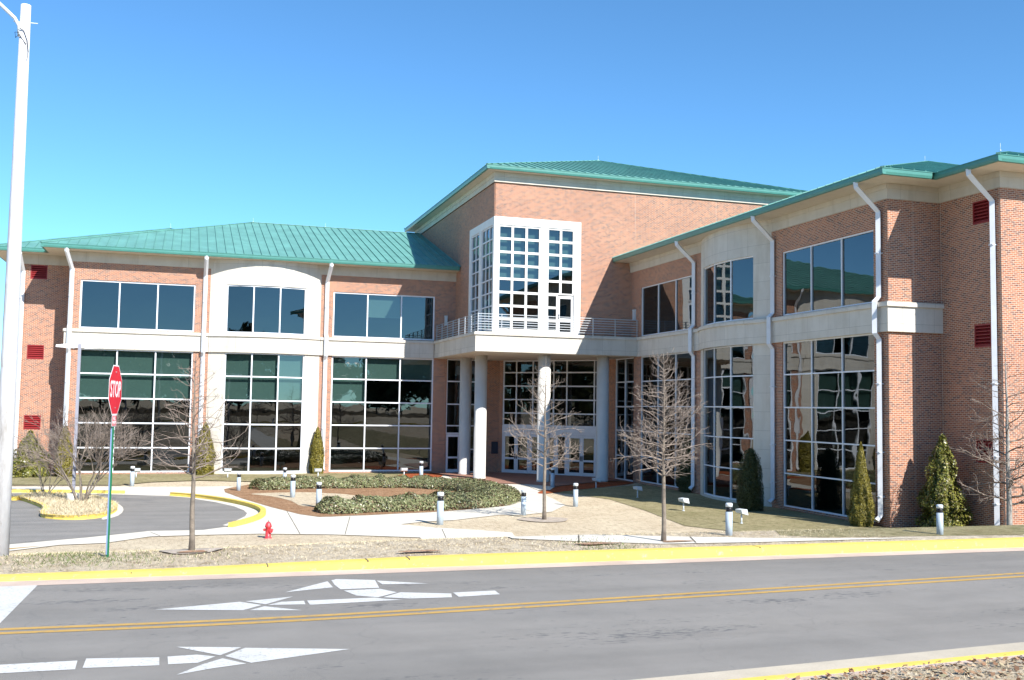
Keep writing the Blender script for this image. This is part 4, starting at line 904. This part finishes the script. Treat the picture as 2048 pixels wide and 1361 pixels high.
# local frame: +x = sign's reading direction, -y = facing direction
H = 386/kk; S8 = 100/kk
mb = MB(); mb.box(-0.032, 0.032, 0.014, 0.020, -0.1, H-0.03); mb.box(-0.032, -0.026, -0.012, 0.014, -0.1, H-0.03); mb.box(0.026, 0.032, -0.012, 0.014, -0.1, H-0.03); mb.build('post', GRN, ss, uv=False)
mb = MB(); mb.box(-0.055, -0.036, 0.0, 0.018, 0.02*H, H-S8*1.26); mb.build('reflector_strip', BLU, ss, uv=False)
def octo(r, y0, y1, m, name, par, cz):
    mb = MB(); P = [(r*math.cos(math.pi/8+i*math.pi/4), r*math.sin(math.pi/8+i*math.pi/4)) for i in range(8)]
    a = [(x, y0, cz+z) for x, z in P]; b = [(x, y1, cz+z) for x, z in P]
    mb.face(a); mb.face(b)
    for i in range(8): mb.face([a[i], a[(i+1) % 8], b[(i+1) % 8], b[i]])
    return mb.build(name, m, par, uv=False)
cz = H-S8/2; rr = S8/2/math.cos(math.pi/8)
pl = octo(rr, -0.016, -0.013, SW, 'sign_panel', ss, cz); octo(rr*0.955, -0.018, -0.0162, SR, 'red_field', pl, cz); octo(rr*0.99, -0.0128, -0.0118, SB, 'sign_back', pl, cz)
def text(s, size, loc, m, name, par, bold=0.0, sx=1.0):
    c = bpy.data.curves.new(name, 'FONT'); c.body = s; c.size = size; c.align_x = 'CENTER'; c.align_y = 'CENTER'; c.extrude = 0.0008; c.offset = bold; c.resolution_u = 3
    t = bpy.data.objects.new(name, c); COL.objects.link(t); dg = bpy.context.evaluated_depsgraph_get(); me = bpy.data.meshes.new_from_object(t.evaluated_get(dg)); bpy.data.objects.remove(t)
    me.materials.clear(); me.materials.append(m); o = bpy.data.objects.new(name, me); COL.objects.link(o); o.parent = par; o.location = loc; o.rotation_euler = (math.pi/2, 0, 0); o.scale = (sx, 1, 1); return o
text('STOP', S8*0.46, (0, -0.0192, cz), SW, 'stop_lettering', pl, 0.006, 0.74)
mb = MB(); ph = 0.225*S8; pz = H-S8-ph/2-0.005; mb.box(-0.17*S8*1.0, 0.17*S8*1.0, -0.016, -0.012, pz-ph/2, pz+ph/2); pq = mb.build('plaque_panel', SW, ss, uv=False)
mb = MB(); mb.box(-0.155*S8, 0.155*S8, -0.0175, -0.0162, pz-ph*0.44, pz+ph*0.44); mb.build('red_field', SR, pq, uv=False)
text('ALL', S8*0.11, (0, -0.0186, pz+ph*0.2), SW, 'plaque_lettering', pq, 0.002, 1.1); text('WAY', S8*0.11, (0, -0.0186, pz-ph*0.2), SW, 'plaque_lettering', pq, 0.002, 1.1)
mb = MB()
for zz in (cz+S8*0.36, cz-S8*0.36): mb.tube([(0, -0.02, zz), (0, -0.026, zz)], 0.012, 8, sm=False)
mb.build('bolt', SB, pl, uv=False)

# ---------------------------------------------------------------- utility pole with street light arm
POLE = None
m_, nt, pr_ = mk('white_pole'); v_ = coords(nt, 'Object', (1, 1, 0.22))
c_ = ramp(nt, noise_n(nt, v_, 3, 6, 0.7), [(0.30, (0.36, 0.34, 0.32)), (0.45, (0.56, 0.555, 0.56)), (0.7, (0.68, 0.68, 0.70))])
c_ = mixc(nt, ramp(nt, noise_n(nt, v_, 14, 5, 0.7), [(0.62, (0, 0, 0)), (0.70, (0.6, 0.6, 0.6))]), c_, (0.30, 0.26, 0.22)); nt.links.new(c_, pr_.inputs['Base Color']); pr_.inputs['Roughness'].default_value = 0.7; bump(nt, pr_, noise_n(nt, v_, 20, 5), 0.5, 0.02)
POLE = m_
p = at(-1, 1114); kk = PX(p); up_ = empty('utility_pole', p); tag(up_, 'tall weathered white pole with a lamp arm at the left edge of the verge', 'utility pole')
# height: find z where the pole meets the row v=12
hz = 0
for i in range(2000):
    q = p+Vector((0, 0, i*0.01)); d = q-Vector((0, 0, EYE)); vv = 680.5-FPX*d.dot(_U)/d.dot(_F)
    if vv < 12: hz = i*0.01; break
mb = MB(); mb.tube([(0, 0, -0.2), (0, 0, hz*0.3), (0, 0, hz*0.6), (0, 0, hz)], [17.5/kk, 15.3/kk, 13.0/kk, 9.8/kk], 28); mb.build('shaft', POLE, up_, uv=False)
mb = MB(); w = 1/kk
mb.tube([(-9*w, -0.02, hz-68*w), (-11*w, -0.02, hz-46*w), (-20*w, 0, hz-30*w), (-60*w, 0, hz+6*w), (-140*w, 0, hz+38*w)], 0.03, 10); mb.tube([(-22*w, 0, hz-37*w), (24*w, 0, hz-36*w)], 0.008, 6)
mb.build('lamp_arm', FLOOD, up_, uv=False)
mb = MB(); mb.hexa([(-200*w, -0.12, hz+38*w), (-136*w, -0.09, hz+30*w), (-136*w, 0.09, hz+30*w), (-200*w, 0.12, hz+38*w), (-200*w, -0.07, hz+52*w), (-136*w, -0.05, hz+44*w), (-136*w, 0.05, hz+44*w), (-200*w, 0.07, hz+52*w)]); mb.build('lamp_head', FLOOD, up_, uv=False)
mb = MB(); mb.tube([(-10*w, -0.07, hz-52*w), (0*w, -0.10, hz-58*w), (7*w, -0.085, hz-78*w), (9.5*w, -0.07, hz-100*w), (8*w, -0.08, hz-118*w)], 0.006, 5); mb.tube([(-10*w, -0.07, hz-62*w), (-18*w, -0.02, hz-60*w), (-16*w, -0.03, hz-72*w), (-9*w, -0.07, hz-66*w), (5*w, -0.095, hz-86*w)], 0.006, 5)
mb.build('cable', BLACK, up_, uv=False)

# double head lamp on the island
p = at(146, 1004, 0.1); kk = PX(p); Hl = (1004-688)/kk
lp = empty('street_lamp', p); tag(lp, 'grey street lamp pole with two flat white heads on the island', 'street lamp')
mb = MB(); mb.lathe([(0.27, -0.1), (0.27, 0.38)], 20); mb.lathe([(0.14, 0.38), (0.14, 0.42)], 12); mb.build('concrete_base', CONC, lp, uv=False)
PG = plain('lamp_pole_grey', (0.28, 0.28, 0.33), 0.4, 0.08); mb = MB(); mb.box(-0.065, 0.065, -0.065, 0.065, 0.42, Hl); mb.build('pole', PG, lp, uv=False)
mb = MB(); mb.box(-0.25, 0.27, -0.03, 0.03, Hl-0.16, Hl-0.06); mb.build('arm', WHITE, lp, uv=False)
for sg in (-1, 1):
    mb = MB(); a, b = 0.22*sg, 0.98*sg; mb.hexa([(a, -0.2, Hl-0.20), (b, -0.16, Hl-0.16), (b, 0.16, Hl-0.16), (a, 0.2, Hl-0.20), (a, -0.16, Hl+0.02), (b, -0.1, Hl-0.06), (b, 0.1, Hl-0.06), (a, 0.16, Hl+0.02)]); mb.build('lamp_head', SW, lp, uv=False)

# ---------------------------------------------------------------- loose grass, litter
GR = leaf_mat('dry_blade', ((0.56, 0.46, 0.31), (0.72, 0.62, 0.44), (0.42, 0.34, 0.21), (0.80, 0.70, 0.52)), 0.9)
GG = leaf_mat('green_blade', ((0.09, 0.13, 0.04), (0.16, 0.20, 0.07), (0.22, 0.22, 0.10)), 0.8)
LT = leaf_mat('fallen_leaf', ((0.28, 0.14, 0.075), (0.40, 0.25, 0.15), (0.18, 0.09, 0.05), (0.48, 0.36, 0.24), (0.34, 0.30, 0.18)), 0.8)
def blades(mb, n, xf, h, w, seed, ok=lambda x, y: True, z=0.012, Tf=None):
    Tf = Tf or T
    r = random.Random(seed); c = 0
    while c < n:
        x, y = xf(r)
        if not ok(x, y): continue
        c += 1; a = r.uniform(0, 6.28); dx, dy = math.cos(a)*w, math.sin(a)*w; hh = h*r.uniform(0.4, 1.3); lx, ly = r.uniform(-1, 1)*hh, r.uniform(-1, 1)*hh
        zz = Tf(x, y)+z; mb.face([(x-dx, y-dy, zz), (x+dx, y+dy, zz), (x+lx, y+ly, zz+hh)])
mb = MB()
def nearv(r): return r.uniform(-9, 13), YK+0.42+abs(r.gauss(0, 1))*2.2
pth = [Vector((q.x, q.y)) for q in walk+back]
def inside(x, y, P):
    c = False; n = len(P)
    for i in range(n):
        a, b = P[i], P[(i+1) % n]
        if (a[1] > y) != (b[1] > y) and x < (b[0]-a[0])*(y-a[1])/(b[1]-a[1])+a[0]: c = not c
    return c
okg = lambda x, y: not inside(x, y, pth)
blades(mb, 20000, nearv, 0.022, 0.005, 61, okg)
blades(mb, 34000, lambda r: (r.uniform(-13, 9), r.uniform(17, 33.5)), 0.030, 0.008, 62, okg)
tag(mb.build('dry_grass', GR, uv=False, recalc=False), kind='stuff', label='pale dry winter grass on the verge behind the yellow kerb', cat='grass')
mb = MB(); r = random.Random(63)
for (u, v, n, sp) in ((95, 1119, 260, 0.35), (135, 1115, 160, 0.3), (170, 1125, 120, 0.3), (205, 1118, 200, 0.3), (300, 1118, 120, 0.25), (1185, 1092, 160, 0.35), (1215, 1091, 160, 0.3), (235, 1121, 120, 0.3), (440, 1113, 80, 0.3)):
    c = at(u, v); blades(mb, n, lambda r: (c.x+r.gauss(0, sp), max(YK+0.45, c.y+r.gauss(0, sp*1.5))), 0.05, 0.008, int(u))
tag(mb.build('weeds', GG, uv=False, recalc=False), kind='stuff', label='small green weed tufts in the dry verge', cat='weeds')
def bankp(r): x = r.uniform(0, 14); return x, yn(x)-0.30-abs(r.gauss(0, 1))*1.3
BZ = lambda x, y: 2.262 if y > 6.4 else T(x, y)
mb = MB(); blades(mb, 9000, lambda r: bankp(r), 0.03, 0.005, 64, z=0.0, Tf=BZ); tag(mb.build('dry_grass', GR, uv=False, recalc=False), kind='stuff', label='short dry grass on the near bank at lower right', cat='grass')
mb = MB(); r = random.Random(65)
for i in range(6500):
    x = r.uniform(0, 14); y = yn(x)-0.27-abs(r.gauss(0, 1))*1.2; leaves(mb, Vector((x, y, BZ(x, y)+r.uniform(0.01, 0.04))), Vector((r.gauss(0, 0.4), r.gauss(0, 0.4), 1)).normalized(), 0.045*r.uniform(0.5, 1.3), r, 1.3)
tag(mb.build('leaf_litter', LT, uv=False, recalc=False), kind='stuff', label='brown fallen leaves scattered on the near grass bank', cat='fallen leaves')
mb = MB(); r = random.Random(66); I = [Vector((q[0], q[1])) for q in isl]; xs = [q.x for q in I]; ysl = [q.y for q in I]
blades(mb, 9000, lambda r: (r.uniform(min(xs), max(xs)), r.uniform(min(ysl), max(ysl))), 0.14, 0.016, 67, lambda x, y: inside(x, y, I), 0.14)
tag(mb.build('dry_grass', GR, uv=False, recalc=False), kind='stuff', label='straw coloured tufty grass covering the traffic island', cat='grass')

# ---------------------------------------------------------------- trees across the street, seen mirrored in the glass
def crown_tree(H, Rm, seed, m, n=2600):
    r = random.Random(seed); root = empty('tree', (0, 0, 0))
    tb = MB(); tb.tube([(0, 0, -0.3), (0, 0, H*0.5), (0.2, 0.1, H*0.8)], [0.25, 0.18, 0.06], 8); tb.build('trunk', BARK, root, uv=False)
    cb = MB(); cl = [(Vector((r.gauss(0, 0.42)*Rm, r.gauss(0, 0.42)*Rm, H*r.uniform(0.22, 0.9))), Rm*r.uniform(0.3, 0.6)) for _ in range(20)]
    for i in range(n):
        c, q = r.choice(cl); d = Vector((r.gauss(0, 1), r.gauss(0, 1), r.gauss(0, 0.8))).normalized(); leaves(cb, c+d*q*r.uniform(0.5, 1), d, 0.75*r.uniform(0.6, 1.3), r)
    cb.build('crown', m, root, uv=False, recalc=False); return root
protos = [crown_tree(15, 6.5, 71, LEAFD), crown_tree(13, 6, 72, LEAFD), crown_tree(17, 5, 73, LEAFD)]; r = random.Random(80); spots = []
for i in range(30): spots.append((-112+5.4*i+r.uniform(-1.5, 1.5), -62+r.uniform(-7, 7)-0.02*i))
for i in range(12): spots.append((-78+r.uniform(-5, 5), -45+9.5*i))
for i, (x, y) in enumerate(spots):
    o = protos[i] if i < 3 else copy_tree(protos[i % 3]); o.location = (x, y, T(x, y)); sc = r.uniform(0.8, 1.12); o.scale = (sc, sc, sc*r.uniform(0.85, 1.1)); o.rotation_euler = (0, 0, r.uniform(0, 6.28))
    tag(o, 'dark green tree of the wood across the street, mirrored in the window glass', 'tree', 'trees of the wood behind the viewer')
sheet('field', [(-110, -110), (110, -110), (110, -3), (-110, -3)], lawn_mat('woodland_floor', ((0.09, 0.065, 0.035), (0.15, 0.11, 0.06), (0.07, 0.06, 0.03))), 0.03)
